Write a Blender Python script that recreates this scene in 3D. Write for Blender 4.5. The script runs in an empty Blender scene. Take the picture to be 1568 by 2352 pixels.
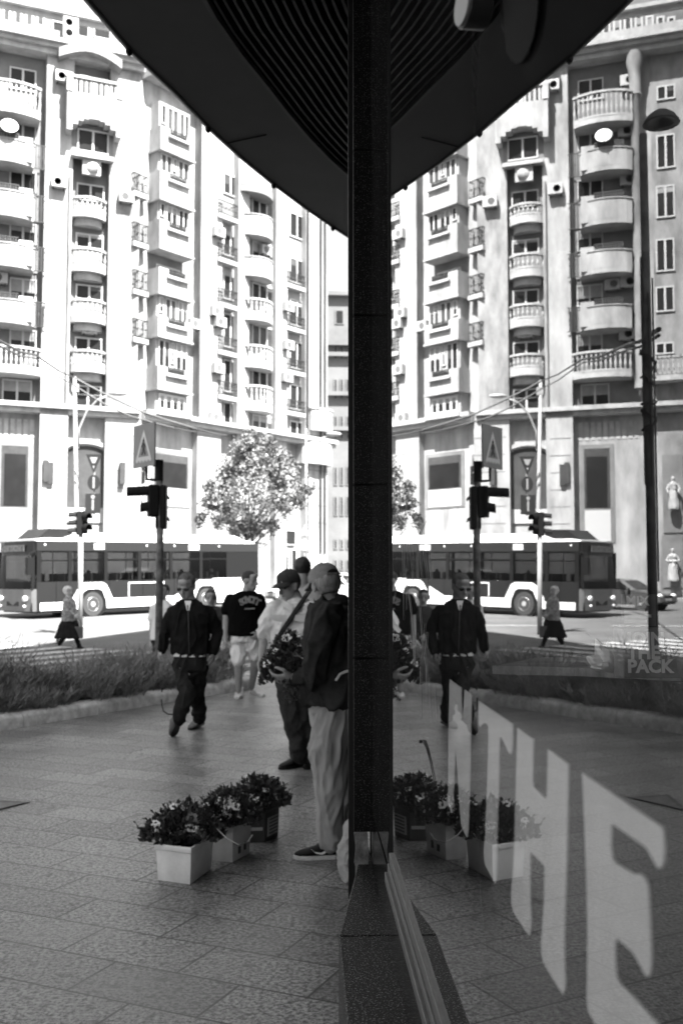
import bpy, bmesh, math, random
import numpy as np
from mathutils import Vector, Matrix, noise as mnoise
R = math.radians
random.seed(7)
scene = bpy.context.scene
C = scene.collection

# ------------------------------------------------------------------ camera
CAM_H, CAM_D = 1.65, 0.205          # eye height, distance from the shop window (plane X = 0)
F = 35.0/36.0*2352                  # focal length in units of a 1568 x 2352 picture
YAW, PITCH = R(2.08), math.atan((1330-1176)/F)
cam_pos = Vector((-CAM_D, 0, CAM_H))
fh = Vector((math.sin(YAW), math.cos(YAW), 0)); rt = Vector((math.cos(YAW), -math.sin(YAW), 0))
fwd = fh*math.cos(PITCH) + Vector((0, 0, math.sin(PITCH)))
upv = rt.cross(fwd)
cd = bpy.data.cameras.new('camera'); cam = bpy.data.objects.new('camera', cd); C.objects.link(cam)
cam.matrix_world = Matrix.Translation(cam_pos) @ Matrix((rt, upv, -fwd)).transposed().to_4x4()
cd.lens = 35; cd.sensor_width = 36; cd.sensor_fit = 'AUTO'
cd.clip_start = 0.05; cd.clip_end = 3000
cd.dof.use_dof = True; cd.dof.focus_distance = 2.3; cd.dof.aperture_fstop = 7.0
scene.camera = cam

# ------------------------------------------------------------------ sky, sun, exposure (a black and white picture: neutral light)
SUN_EL, SUN_CAM_AZ = R(57), (0.67, -0.74)                # to the sun, in camera right / forward
sd = rt*SUN_CAM_AZ[0] + fh*SUN_CAM_AZ[1]; sd.normalize()
to_sun = sd*math.cos(SUN_EL) + Vector((0, 0, math.sin(SUN_EL)))
world = bpy.data.worlds.new('World'); scene.world = world; world.use_nodes = True
nt = world.node_tree; nt.nodes.clear()
sky = nt.nodes.new('ShaderNodeTexSky'); sky.sky_type = 'NISHITA'; sky.sun_disc = False
sky.sun_elevation = SUN_EL; sky.sun_rotation = math.atan2(sd.x, sd.y)
sky.air_density = 1.0; sky.dust_density = 3.0
bw = nt.nodes.new('ShaderNodeRGBToBW'); bg = nt.nodes.new('ShaderNodeBackground'); wo = nt.nodes.new('ShaderNodeOutputWorld')
nt.links.new(sky.outputs[0], bw.inputs[0]); nt.links.new(bw.outputs[0], bg.inputs[0]); nt.links.new(bg.outputs[0], wo.inputs[0])
bg.inputs[1].default_value = 0.06
sl = bpy.data.lights.new('sun', 'SUN'); sl.energy = 5.0; sl.angle = R(0.53); sl.color = (1.0, 0.995, 0.985)
so = bpy.data.objects.new('sun', sl); C.objects.link(so)
so.rotation_euler = (-to_sun).to_track_quat('-Z', 'Y').to_euler(); so.location = (20, -20, 60)
scene.view_settings.view_transform = 'Standard'; scene.view_settings.look = 'None'
scene.view_settings.exposure = 3.0; scene.view_settings.gamma = 1
scene.cycles.max_bounces = 8; scene.cycles.transparent_max_bounces = 16
scene.cycles.caustics_reflective = False; scene.cycles.caustics_refractive = False
scene.cycles.sample_clamp_indirect = 6

# ------------------------------------------------------------------ pixel <-> world (1568 x 2352 picture units)
def ray(u, v):
    return fwd + rt*((u-784)/F) + upv*((1176-v)/F)
def px(u, v, Z):                       # point seen at (u, v), Z metres ahead
    r = ray(u, v); return cam_pos + r*(Z/r.dot(fh))
def pg(u, v, z=0.0):                   # point seen at (u, v) on the level z
    r = ray(u, v); return cam_pos + r*((z-CAM_H)/r.z)
def cw(x, Z, z=0.0):                   # camera right / ahead / world height -> world
    p = cam_pos + rt*x + fh*Z; p.z = z; return p
def road_z(Z): return -0.13 + 0.0195*(min(Z, 58.0)-25.5)

# ------------------------------------------------------------------ materials (all grey)
MATS = {}
def mat(name, base=0.5, rough=0.6, spec=0.5, metal=0.0, var=0.0, scale=8.0, detail=4.0, bump=0.0, bscale=60.0, speck=None, coat=0.0, emit=0.0, coords='Object', stretch=None):
    if name in MATS: return MATS[name]
    m = bpy.data.materials.new(name); m.use_nodes = True; MATS[name] = m
    n = m.node_tree.nodes; l = m.node_tree.links; b = n['Principled BSDF']
    b.inputs['Base Color'].default_value = (base, base, base, 1)
    b.inputs['Roughness'].default_value = rough; b.inputs['Metallic'].default_value = metal
    b.inputs['Specular IOR Level'].default_value = spec
    b.inputs['Coat Weight'].default_value = coat
    tc = n.new('ShaderNodeTexCoord'); vec = tc.outputs[coords]
    if stretch:
        mp = n.new('ShaderNodeMapping'); mp.inputs['Scale'].default_value = stretch
        l.new(vec, mp.inputs[0]); vec = mp.outputs[0]
    val = None
    if var:
        t = n.new('ShaderNodeTexNoise'); t.inputs['Scale'].default_value = scale; t.inputs['Detail'].default_value = detail
        t.inputs['Roughness'].default_value = 0.65
        l.new(vec, t.inputs['Vector'])
        r = n.new('ShaderNodeMapRange'); r.inputs['From Min'].default_value = 0.3; r.inputs['From Max'].default_value = 0.7
        r.inputs['To Min'].default_value = max(0.0, base*(1-var)); r.inputs['To Max'].default_value = base*(1+var)
        l.new(t.outputs['Fac'], r.inputs['Value']); val = r.outputs[0]
    if speck:                           # (scale, threshold, value): mineral specks
        t = n.new('ShaderNodeTexVoronoi'); t.inputs['Scale'].default_value = speck[0]; l.new(vec, t.inputs['Vector'])
        r = n.new('ShaderNodeMapRange'); r.inputs['From Min'].default_value = speck[1]; r.inputs['From Max'].default_value = speck[1]*0.6
        l.new(t.outputs['Distance'], r.inputs['Value'])
        w = n.new('ShaderNodeTexNoise'); w.inputs['Scale'].default_value = speck[0]*0.9; w.inputs['Detail'].default_value = 1; l.new(vec, w.inputs['Vector'])
        g = n.new('ShaderNodeMath'); g.operation = 'GREATER_THAN'; g.inputs[1].default_value = 0.55; l.new(w.outputs['Fac'], g.inputs[0])
        k = n.new('ShaderNodeMath'); k.operation = 'MULTIPLY'; l.new(r.outputs[0], k.inputs[0]); l.new(g.outputs[0], k.inputs[1])
        x = n.new('ShaderNodeMix'); x.data_type = 'FLOAT'; l.new(k.outputs[0], x.inputs['Factor'])
        x.inputs['A'].default_value = base; x.inputs['B'].default_value = speck[2]
        if val: l.new(val, x.inputs['A'])
        val = x.outputs[0]
    if val: l.new(val, b.inputs['Base Color'])
    if bump:
        t = n.new('ShaderNodeTexNoise'); t.inputs['Scale'].default_value = bscale; t.inputs['Detail'].default_value = 5; l.new(vec, t.inputs['Vector'])
        bp = n.new('ShaderNodeBump'); bp.inputs['Strength'].default_value = bump; bp.inputs['Distance'].default_value = 0.02
        l.new(t.outputs['Fac'], bp.inputs['Height']); l.new(bp.outputs[0], b.inputs['Normal'])
    if emit:
        b.inputs['Emission Color'].default_value = (1, 1, 1, 1); b.inputs['Emission Strength'].default_value = emit
    return m
def glass_mat(name, tint=1.0, ior=1.5, rough=0.0, boost=1.0, bump=0.0, film=0.0):
    """clear sheet glass: both faces' Fresnel reflection over a (tinted) see-through layer"""
    if name in MATS: return MATS[name]
    m = bpy.data.materials.new(name); m.use_nodes = True; MATS[name] = m
    n = m.node_tree.nodes; l = m.node_tree.links; n.clear()
    out = n.new('ShaderNodeOutputMaterial'); mx = n.new('ShaderNodeMixShader')
    tr = n.new('ShaderNodeBsdfTransparent'); tr.inputs[0].default_value = (tint, tint, tint, 1)
    gl = n.new('ShaderNodeBsdfGlossy'); gl.inputs['Roughness'].default_value = rough; gl.inputs['Color'].default_value = (1, 1, 1, 1)
    fr = n.new('ShaderNodeFresnel'); ge = n.new('ShaderNodeNewGeometry'); io = n.new('ShaderNodeMapRange')
    io.inputs['To Min'].default_value = ior; io.inputs['To Max'].default_value = 1.0/ior      # same reflection seen from either side
    l.new(ge.outputs['Backfacing'], io.inputs['Value']); l.new(io.outputs[0], fr.inputs[0])
    # two faces: R = 2F/(1+F)
    a = n.new('ShaderNodeMath'); a.operation = 'MULTIPLY'; a.inputs[1].default_value = 2.0*boost
    b = n.new('ShaderNodeMath'); b.operation = 'ADD'; b.inputs[1].default_value = 1.0
    c = n.new('ShaderNodeMath'); c.operation = 'DIVIDE'; c.use_clamp = True
    l.new(fr.outputs[0], a.inputs[0]); l.new(fr.outputs[0], b.inputs[0]); l.new(a.outputs[0], c.inputs[0]); l.new(b.outputs[0], c.inputs[1])
    l.new(c.outputs[0], mx.inputs[0]); l.new(tr.outputs[0], mx.inputs[1]); l.new(gl.outputs[0], mx.inputs[2]); l.new(mx.outputs[0], out.inputs[0])
    if film:
        tc = n.new('ShaderNodeTexCoord'); mp = n.new('ShaderNodeMapping'); mp.inputs['Scale'].default_value = (1, 14, 0.9); l.new(tc.outputs['Object'], mp.inputs[0])
        t = n.new('ShaderNodeTexNoise'); t.inputs['Scale'].default_value = 2.2; t.inputs['Detail'].default_value = 9; t.inputs['Roughness'].default_value = .7; l.new(mp.outputs[0], t.inputs['Vector'])
        r = n.new('ShaderNodeMapRange'); r.inputs['From Min'].default_value = .42; r.inputs['From Max'].default_value = .75; r.inputs['To Min'].default_value = film*.15; r.inputs['To Max'].default_value = film; l.new(t.outputs['Fac'], r.inputs['Value'])
        df = n.new('ShaderNodeBsdfDiffuse'); df.inputs[0].default_value = (.6, .6, .6, 1); m2 = n.new('ShaderNodeMixShader'); l.new(r.outputs[0], m2.inputs[0]); l.new(mx.outputs[0], m2.inputs[1]); l.new(df.outputs[0], m2.inputs[2]); l.new(m2.outputs[0], out.inputs[0])
    if bump:
        tc = n.new('ShaderNodeTexCoord'); t = n.new('ShaderNodeTexNoise'); t.inputs['Scale'].default_value = 1.3; t.inputs['Detail'].default_value = 1
        bp = n.new('ShaderNodeBump'); bp.inputs['Strength'].default_value = bump; bp.inputs['Distance'].default_value = 0.01
        l.new(tc.outputs['Object'], t.inputs['Vector']); l.new(t.outputs['Fac'], bp.inputs['Height']); l.new(bp.outputs[0], gl.inputs['Normal'])
    return m

# ------------------------------------------------------------------ mesh helpers
WM = {}                                 # world matrices of things, known before the depsgraph is
class MB:
    def __init__(s): s.v = []; s.f = []
    def add(s, vs, fs):
        o = len(s.v); s.v += [tuple(p) for p in vs]; s.f += [tuple(i+o for i in f) for f in fs]; return s
    def box(s, a, b, M=None):
        x0, y0, z0 = a; x1, y1, z1 = b
        vs = [Vector(p) for p in ((x0,y0,z0),(x1,y0,z0),(x1,y1,z0),(x0,y1,z0),(x0,y0,z1),(x1,y0,z1),(x1,y1,z1),(x0,y1,z1))]
        if M is not None: vs = [M @ p for p in vs]
        return s.add(vs, ((0,3,2,1),(4,5,6,7),(0,1,5,4),(1,2,6,5),(2,3,7,6),(3,0,4,7)))
    def tube(s, pts, r, n=8, cap=True, flat=1.0):
        pts = [Vector(p) for p in pts]; rs = r if isinstance(r, (list, tuple)) else [r]*len(pts)
        rings = []; prev = None
        for i, p in enumerate(pts):
            d = (pts[min(i+1, len(pts)-1)] - pts[max(i-1, 0)]).normalized()
            if prev is None:
                a = d.cross(Vector((0, 0, 1)));
                if a.length < 1e-3: a = d.cross(Vector((0, 1, 0)))
            else: a = prev - d*prev.dot(d)
            a.normalize(); prev = a; b = d.cross(a)
            rings.append([p + a*(rs[i]*math.cos(2*math.pi*k/n)) + b*(rs[i]*flat*math.sin(2*math.pi*k/n)) for k in range(n)])
        return s.loft(rings, cap)
    def loft(s, rings, cap=True, closed=True):
        n = len(rings[0]); vs = [p for r in rings for p in r]; fs = []
        for i in range(len(rings)-1):
            for k in range(n if closed else n-1):
                k2 = (k+1) % n; fs.append((i*n+k, i*n+k2, (i+1)*n+k2, (i+1)*n+k))
        if cap: fs += [tuple(reversed(range(n))), tuple((len(rings)-1)*n+k for k in range(n))]
        return s.add(vs, fs)
    def lathe(s, prof, c=(0,0,0), n=16, M=None):
        rings = [[Vector((c[0]+r*math.cos(2*math.pi*k/n), c[1]+r*math.sin(2*math.pi*k/n), c[2]+z)) for k in range(n)] for r, z in prof]
        if M is not None: rings = [[M @ p for p in rg] for rg in rings]
        return s.loft(rings)
    def ell(s, c, r, M=None, nu=16, nv=10):
        c = Vector(c); r = r if isinstance(r, (list, tuple)) else (r, r, r); rings = []
        for j in range(1, nv):
            t = math.pi*j/nv
            ring = []
            for k in range(nu):
                p = Vector((r[0]*math.sin(t)*math.cos(2*math.pi*k/nu), r[1]*math.sin(t)*math.sin(2*math.pi*k/nu), -r[2]*math.cos(t)))
                ring.append(c + (M @ p if M is not None else p))
            rings.append(ring)
        o = len(s.v); s.loft(rings, cap=False)
        lo = Vector((0,0,-r[2])); hi = Vector((0,0,r[2]))
        if M is not None: lo = M @ lo; hi = M @ hi
        i0 = len(s.v); s.v += [tuple(c+lo), tuple(c+hi)]
        for k in range(nu):
            k2 = (k+1) % nu; s.f.append((i0, o+k2, o+k)); b = o+(nv-2)*nu; s.f.append((i0+1, b+k, b+k2))
        return s
    def prism(s, outline, w):           # outline: points, w: extrusion vector
        a = [Vector(p) for p in outline]; n = len(a); w = Vector(w)
        return s.add(a + [p+w for p in a], [tuple(reversed(range(n))), tuple(range(n, 2*n))] + [(k, (k+1) % n, n+(k+1) % n, n+k) for k in range(n)])
    def build(s, name, m, parent=None, world=True, smooth=False, bevel=0.0, remesh=0.0, post=None, autosmooth=None):
        me = bpy.data.meshes.new(name)
        vs = s.v
        if parent is not None and world and parent.name in WM:
            inv = WM[parent.name].inverted(); vs = [inv @ Vector(p) for p in vs]
        me.from_pydata([tuple(p) for p in vs], [], s.f); me.update()
        bm = bmesh.new(); bm.from_mesh(me); bmesh.ops.recalc_face_normals(bm, faces=bm.faces); bm.to_mesh(me); bm.free()
        o = bpy.data.objects.new(name, me); C.objects.link(o)
        if remesh:
            md = o.modifiers.new('r', 'REMESH'); md.mode = 'VOXEL'; md.voxel_size = remesh
            me = bake(o)
        if bevel:
            md = o.modifiers.new('b', 'BEVEL'); md.width = bevel; md.segments = 2; md.limit_method = 'ANGLE'; md.angle_limit = R(40)
            me = bake(o)
        if post: post(me)
        me.materials.clear(); me.materials.append(m)
        if smooth: me.shade_smooth() if hasattr(me, 'shade_smooth') else None
        if smooth:
            for p in me.polygons: p.use_smooth = True
        if autosmooth is not None:
            for p in me.polygons: p.use_smooth = True
            me.set_sharp_from_angle(angle=R(autosmooth))
        if parent is not None:
            o.parent = parent; WM[o.name] = WM.get(parent.name, Matrix())
        return o
def bake(o):
    dg = bpy.context.evaluated_depsgraph_get(); ev = o.evaluated_get(dg)
    me = bpy.data.meshes.new_from_object(ev, depsgraph=dg); me.name = o.name
    old = o.data; o.modifiers.clear(); o.data = me; bpy.data.meshes.remove(old); return me
def tag(o, label=None, cat=None, group=None, kind=None):
    if label: o['label'] = label
    if cat: o['category'] = cat
    if group: o['group'] = group
    if kind: o['kind'] = kind
    return o
def thing(name, label, cat, loc=(0,0,0), rotz=0.0, group=None):
    o = bpy.data.objects.new(name, None); C.objects.link(o); o.empty_display_size = 0.2
    o.location = loc; o.rotation_euler = (0, 0, rotz)
    WM[o.name] = Matrix.Translation(Vector(loc)) @ Matrix.Rotation(rotz, 4, 'Z')
    return tag(o, label, cat, group)
def set_matrix(o, M): o.matrix_world = M; WM[o.name] = M.copy()
def dup(root, M=None, loc=None, rotz=None, label=None, group=None):
    r = root.copy(); C.objects.link(r)
    if M is not None: r.matrix_world = M
    if loc is not None: r.location = loc
    if rotz is not None: r.rotation_euler = (0, 0, rotz)
    if label: r['label'] = label
    if group: r['group'] = group
    def kids(a, b):
        for ch in list(a.children):
            c = ch.copy(); C.objects.link(c); c.parent = b; c.matrix_parent_inverse = ch.matrix_parent_inverse.copy(); kids(ch, c)
    kids(root, r)
    return r
def structure(o): o['kind'] = 'structure'; return o
def npv(me):
    a = np.empty(len(me.vertices)*3); me.vertices.foreach_get('co', a); return a.reshape(-1, 3)
def spv(me, a): me.vertices.foreach_set('co', np.ascontiguousarray(a).ravel()); me.update()
def smooth_mesh(me, it=3, k=0.5):
    a = npv(me); e = np.empty(len(me.edges)*2, dtype=np.int64); me.edges.foreach_get('vertices', e); e = e.reshape(-1, 2)
    deg = np.bincount(e.ravel(), minlength=len(a)).astype(float)[:, None]; deg[deg == 0] = 1
    for _ in range(it):
        s = np.zeros_like(a); np.add.at(s, e[:, 0], a[e[:, 1]]); np.add.at(s, e[:, 1], a[e[:, 0]])
        a = a*(1-k) + k*s/deg
    spv(me, a)
def wrinkle(me, amp=0.008, freq=9.0, seed=0.0, stretch=(1, 1, 0.55)):
    """cloth folds: move each vertex along its normal by ridged noise"""
    a = npv(me); nn = np.empty(len(a)*3); me.vertices.foreach_get('normal', nn); nn = nn.reshape(-1, 3)
    d = np.empty(len(a))
    for i, p in enumerate(a):
        q = Vector((p[0]*stretch[0]*freq+seed, p[1]*stretch[1]*freq, p[2]*stretch[2]*freq))
        w = mnoise.noise(q*0.7+Vector((seed, 3, 1)))
        q = q + Vector((w, w, 1.2*w))
        d[i] = 1.5*(1.0-abs(mnoise.noise(q)))**5 + 0.6*(1-abs(mnoise.noise(q*2.1)))**4 - 0.2
    spv(me, a + nn*(d[:, None]-0.7)*amp)
# ------------------------------------------------------------------ ground, road, kerbs
KD = Vector((0.49, 0.87)); KN = Vector((-0.87, 0.49)); KP = Vector((-3.74, 10.9))      # planter line, camera right / ahead
def kp(t, n, z=0.0):
    q = KP + KD*t + KN*n; return cw(q.x, q.y, z)
def paving_mat():
    m = bpy.data.materials.new('granite paving'); m.use_nodes = True
    n = m.node_tree.nodes; l = m.node_tree.links; b = n['Principled BSDF']
    tc = n.new('ShaderNodeTexCoord'); mp = n.new('ShaderNodeMapping'); l.new(tc.outputs['Object'], mp.inputs[0])
    mp.inputs['Rotation'].default_value = (0, 0, R(24+2)); mp.inputs['Location'].default_value = (0.12, 0.07, 0)
    br = n.new('ShaderNodeTexBrick'); l.new(mp.outputs[0], br.inputs['Vector'])
    br.inputs['Scale'].default_value = 1.0; br.inputs['Brick Width'].default_value = 0.61; br.inputs['Row Height'].default_value = 0.33
    br.inputs['Mortar Size'].default_value = 0.007; br.inputs['Mortar Smooth'].default_value = 0.3; br.inputs['Bias'].default_value = 0.0
    br.inputs['Color1'].default_value = (0.14,)*3+(1,); br.inputs['Color2'].default_value = (0.215,)*3+(1,); br.inputs['Mortar'].default_value = (0.02,)*3+(1,)
    g = n.new('ShaderNodeTexNoise'); g.inputs['Scale'].default_value = 52; g.inputs['Detail'].default_value = 4; g.inputs['Roughness'].default_value = 0.75
    g2 = n.new('ShaderNodeTexNoise'); g2.inputs['Scale'].default_value = 1.7; g2.inputs['Detail'].default_value = 6; g2.inputs['Roughness'].default_value = 0.6
    g3 = n.new('ShaderNodeTexNoise'); g3.inputs['Scale'].default_value = 17; g3.inputs['Detail'].default_value = 3
    for q in (g, g2, g3): l.new(tc.outputs['Object'], q.inputs['Vector'])
    def rng(s, a, c, lo, hi):
        r = n.new('ShaderNodeMapRange'); r.inputs['From Min'].default_value = a; r.inputs['From Max'].default_value = c
        r.inputs['To Min'].default_value = lo; r.inputs['To Max'].default_value = hi; l.new(s, r.inputs['Value']); return r.outputs[0]
    def mul(a, c):
        k = n.new('ShaderNodeMix'); k.data_type = 'RGBA'; k.blend_type = 'MULTIPLY'; k.inputs['Factor'].default_value = 1.0
        l.new(a, k.inputs['A']); l.new(c, k.inputs['B']); return k.outputs['Result']
    col = mul(br.outputs['Color'], rng(g.outputs['Fac'], 0.39, 0.61, 0.12, 2.1))
    col = mul(col, rng(g2.outputs['Fac'], 0.3, 0.7, 0.62, 1.3))
    col = mul(col, rng(g3.outputs['Fac'], 0.32, 0.44, 0.38, 1.0))          # dark gum and dirt spots
    l.new(col, b.inputs['Base Color'])
    l.new(rng(g2.outputs['Fac'], 0.3, 0.7, 0.33, 0.50), b.inputs['Roughness']); b.inputs['Specular IOR Level'].default_value = 0.7
    bp = n.new('ShaderNodeBump'); bp.inputs['Strength'].default_value = 0.25; bp.inputs['Distance'].default_value = 0.004
    ad = n.new('ShaderNodeMath'); ad.operation = 'SUBTRACT'; l.new(g.outputs['Fac'], ad.inputs[0]); l.new(br.outputs['Fac'], ad.inputs[1])
    l.new(ad.outputs[0], bp.inputs['Height']); l.new(bp.outputs[0], b.inputs['Normal'])
    return m
M_ASPH = mat('asphalt', 0.085, 0.85, 0.3, var=0.25, scale=0.6, detail=8, bump=0.3, bscale=40)
M_PAINT = mat('road paint', 0.34, 0.7, 0.3, var=0.25, scale=6)
M_KERB = mat('granite kerb', 0.62, 0.7, 0.3, var=0.35, scale=9, detail=8, bump=0.3, bscale=70)
M_SOIL = mat('soil', 0.05, 0.95, 0.2, var=0.5, scale=12)

m = MB(); xs = (-400, -60, -30, -10, 0, 20, 60, 400); zs = (-60, 0, 25.5, 34, 42, 50, 58, 90, 200, 700)
for z in zs:
    for x in xs: m.v.append(tuple(cw(x, z, max(-0.13, road_z(z)))))
for j in range(len(zs)-1):
    for i in range(len(xs)-1): a = j*len(xs)+i; m.f.append((a, a+1, a+1+len(xs), a+len(xs)))
structure(m.build('road', M_ASPH))
# near pavement: its road edge runs along the planter
EDGE = 1.30
m = MB(); out = [kp(-60, EDGE), kp(16, EDGE), cw(8, 28), cw(30, 30), cw(30, -41)]
for p in out: p.z = -0.30
m.prism(out, (0, 0, 0.30)); structure(m.build('pavement', paving_mat()))
m = MB()
for i in range(-14, 16):
    if 5.6 < i < 8: pass
    a = [kp(i+0.01, EDGE-0.02), kp(i+0.99, EDGE-0.02), kp(i+0.99, EDGE+0.14), kp(i+0.01, EDGE+0.14)]
    for p in a: p.z = -0.2
    m.prism(a, (0, 0, 0.206))
structure(m.build('kerb', M_KERB, bevel=0.012))
# zebra crossing across the road
m = MB()
for k in range(15):
    n0 = 2.0 + k*1.02; pts = []
    for (t, n) in ((6.3, n0), (11.6, n0), (11.6, n0+0.5), (6.3, n0+0.5)):
        q = KP+KD*t+KN*n; pts.append(cw(q.x, q.y, max(-0.13, road_z(q.y))+0.006))
    m.add(pts, ((0, 1, 2, 3),))
for k in range(8):                       # lane marks further out
    for (Z0, x0) in ((33.5, -14+k*5.0),):
        pts = [cw(x0, Z0+(x0+14)*0.1), cw(x0+2.6, Z0+(x0+16.6)*0.1), cw(x0+2.6, Z0+0.22+(x0+16.6)*0.1), cw(x0, Z0+0.22+(x0+14)*0.1)]
        for p in pts: p.z = road_z(fh.dot(p-cam_pos)) + 0.007
        m.add(pts, ((0, 1, 2, 3),))
structure(m.build('crossing_stripes', M_PAINT))
# manhole cover set in the paving by the left edge
mp_ = pg(10, 1872, 0)
t = thing('manhole_cover', 'square metal manhole cover set flush in the stone paving', 'manhole cover', (mp_.x, mp_.y, 0.0))
M_IRON = mat('cast iron', 0.10, 0.6, 0.5, metal=0.6, var=0.4, scale=10)
MB().prism([pg(-70, 1878, 0.002), pg(30, 1853, 0.002), pg(70, 1843, 0.002), pg(-30, 1838, 0.002)], (0, 0, 0.004)).build('frame', M_IRON, t)
MB().prism([pg(-52, 1873, 0.007), pg(22, 1853, 0.007), pg(56, 1845, 0.007), pg(-24, 1841, 0.007)], (0, 0, 0.003)).build('lid', mat('grey manhole lid', .14, .6, .4, var=.4, scale=12), t)

# planter: rounded granite kerb stones, soil, planting
T_END = 5.2
pl = thing('planter', 'long low planter edged with pale rounded granite kerb stones', 'planter', kp(0, 0.6))
def kerb_ring(path, w=0.30, h=0.16):
    m = MB(); N = len(path)
    for i in range(N-1):
        a, b = path[i], path[i+1]; d = (b-a).normalized(); nn = Vector((-d.y, d.x, 0)); a = a + d*0.004; b = b - d*0.004
        prof = [(0, -0.05), (0, h-0.06), (0.02, h-0.02), (0.07, h), (w-0.05, h), (w, h-0.03), (w, -0.05)]
        m.loft([[p + nn*o + Vector((0, 0, z)) for o, z in prof] for p in (a, b)])
    return m
path = [kp(t, 0) for t in np.arange(-20, T_END-0.4, 1.2)] + [kp(T_END-0.45, 0)]
for k in range(1, 7):
    a = math.pi*k/6; path.append(kp(T_END-0.45+0.55*math.sin(a), 0.55-0.55*math.cos(a)))
path += [kp(t, 1.1) for t in np.arange(T_END-1.6, -20, -1.2)]
kerb_ring(path).build('kerb_stones', M_KERB, pl, bevel=0.0, autosmooth=50)
m = MB(); q = [kp(-20, .2), kp(T_END-.5, .2), kp(T_END-.1, .55), kp(T_END-.5, .95), kp(-20, .95)]
m.prism([p+Vector((0, 0, 0.01)) for p in q], (0, 0, 0.11)).build('soil', M_SOIL, pl)
M_LAV = mat('shrub leaves', 0.22, 0.6, 0.3, var=0.9, scale=2.2)
random.seed(3); m = MB()
def blade(m, p, d, L, w):
    s = d.cross(Vector((random.uniform(-1, 1), random.uniform(-1, 1), 0.2))).normalized()*w
    droop = Vector((d.x, d.y, 0))*L*0.25; k = p + d*L*0.55; e = p + d*L + droop - Vector((0, 0, L*0.08))
    m.add([p-s*0.5, p+s*0.5, k+s, k-s, e], ((0, 1, 2, 3), (3, 2, 4)))
clumps = []
for i in range(420):
    t = random.uniform(-9, T_END-0.35); n = random.uniform(0.12, 0.98)
    hh = 0.48+0.42*mnoise.noise(Vector((t*0.9, n*1.4, 4)))
    if n < 0.3: hh *= 0.6
    clumps.append((t, n, max(0.16, hh)))
for (t, n, hh) in clumps:
    c = kp(t, n, 0.10)
    for j in range(58):
        a = random.uniform(0, 2*math.pi); sp = random.random()**0.6*0.75
        d = Vector((math.cos(a)*sp, math.sin(a)*sp, 1.0)).normalized(); L = hh*random.uniform(0.6, 1.25)
        b = c + Vector((math.cos(a), math.sin(a), 0))*random.uniform(0, 0.10)
        for k in range(5):                         # short leaves up each stem
            f = random.uniform(0.25, 1.0); q = b + d*L*f
            e = (d + Vector((random.uniform(-1, 1), random.uniform(-1, 1), random.uniform(-.3, .8)))*0.9).normalized()
            blade(m, q, e, random.uniform(0.05, 0.13), 0.0038)
        if random.random() < 0.45: blade(m, b, d, L*1.35, 0.003)
hd = m.build('shrubbery', M_LAV); hd.visible_shadow = True
tag(hd, 'dark feathery shrubs filling the planter', 'shrubs', kind='stuff')
# a cable slung over the kerb
cb = MB(); cb.tube([pg(384, 1567, .17), pg(376, 1577, .175), pg(372, 1586, .17), pg(371, 1600, .085), pg(372, 1618, .015), pg(376, 1633, .008), pg(386, 1640, .008), pg(402, 1641, .008)], 0.009)
M_RUB = mat('black rubber', 0.03, 0.6, 0.4)
tag(cb.build('cable', M_RUB, smooth=True), 'thin black cable hanging over the planter kerb onto the paving', 'cable')

# ------------------------------------------------------------------ the shop building on the right
M_GRAN = mat('dark polished granite', 0.004, 0.45, 0.10, speck=(260, 0.5, 0.07), var=0.6, scale=60, bump=0.1, bscale=300)
M_SILL = mat('flamed granite ledge', 0.006, 0.40, 0.10, speck=(210, 0.55, 0.30), var=0.7, scale=160, bump=0.3, bscale=230)
M_BLACK = mat('black polished riser', 0.006, 0.10, 0.22)
M_FLANGE = mat('dark steel', 0.008, 0.5, 0.2, var=0.3, scale=12)
M_ALU = mat('worn aluminium', 0.13, 0.42, 0.4, metal=0.5, var=0.45, scale=25, stretch=(30, 1, 30))
M_SOFF = mat('painted soffit', 0.034, 0.5, 0.25, var=0.25, scale=1.1, bump=0.12, bscale=1.6)
M_RIB = mat('ribbed soffit', 0.032, 0.5, 0.4, var=0.35, scale=3)
M_DARK = mat('dark recess', 0.006, 0.9, 0.1)
M_UPPER = mat('grey render', 0.12, 0.8, 0.2, var=0.2, scale=0.5)
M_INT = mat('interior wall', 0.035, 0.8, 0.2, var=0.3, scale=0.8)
M_MORTAR = mat('rough mortar', 0.22, 0.95, 0.1, var=0.45, scale=22, bump=0.8, bscale=45)
GLASS = glass_mat('shop glass', tint=0.90, boost=0.92, bump=0.012, film=0.03)
sb = thing('shop_building', 'dark granite clad shop building with a curved canopy and a large reflecting window', 'building', (0, 2.4, 0))
YC = 2.41; YK0 = 3.075; LZ = 0.778; LW = 0.121; FZ0, FZ1 = 0.945, 1.008
FAC = [(0, -26), (0, 3.3), (0.42, 6.4), (1.2, 13.8), (3.6, 20.2), (5.5, 25.3)]
def off(p): return [Vector((x, y, 0)) for x, y in p]
up = [Vector((x+0.02, y, 4.36)) for x, y in FAC] + [Vector((16, 25.3, 4.36)), Vector((16, -26, 4.36))]
MB().prism(up, (0, 0, 18.0)).build('upper_storeys', M_UPPER, sb)
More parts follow.
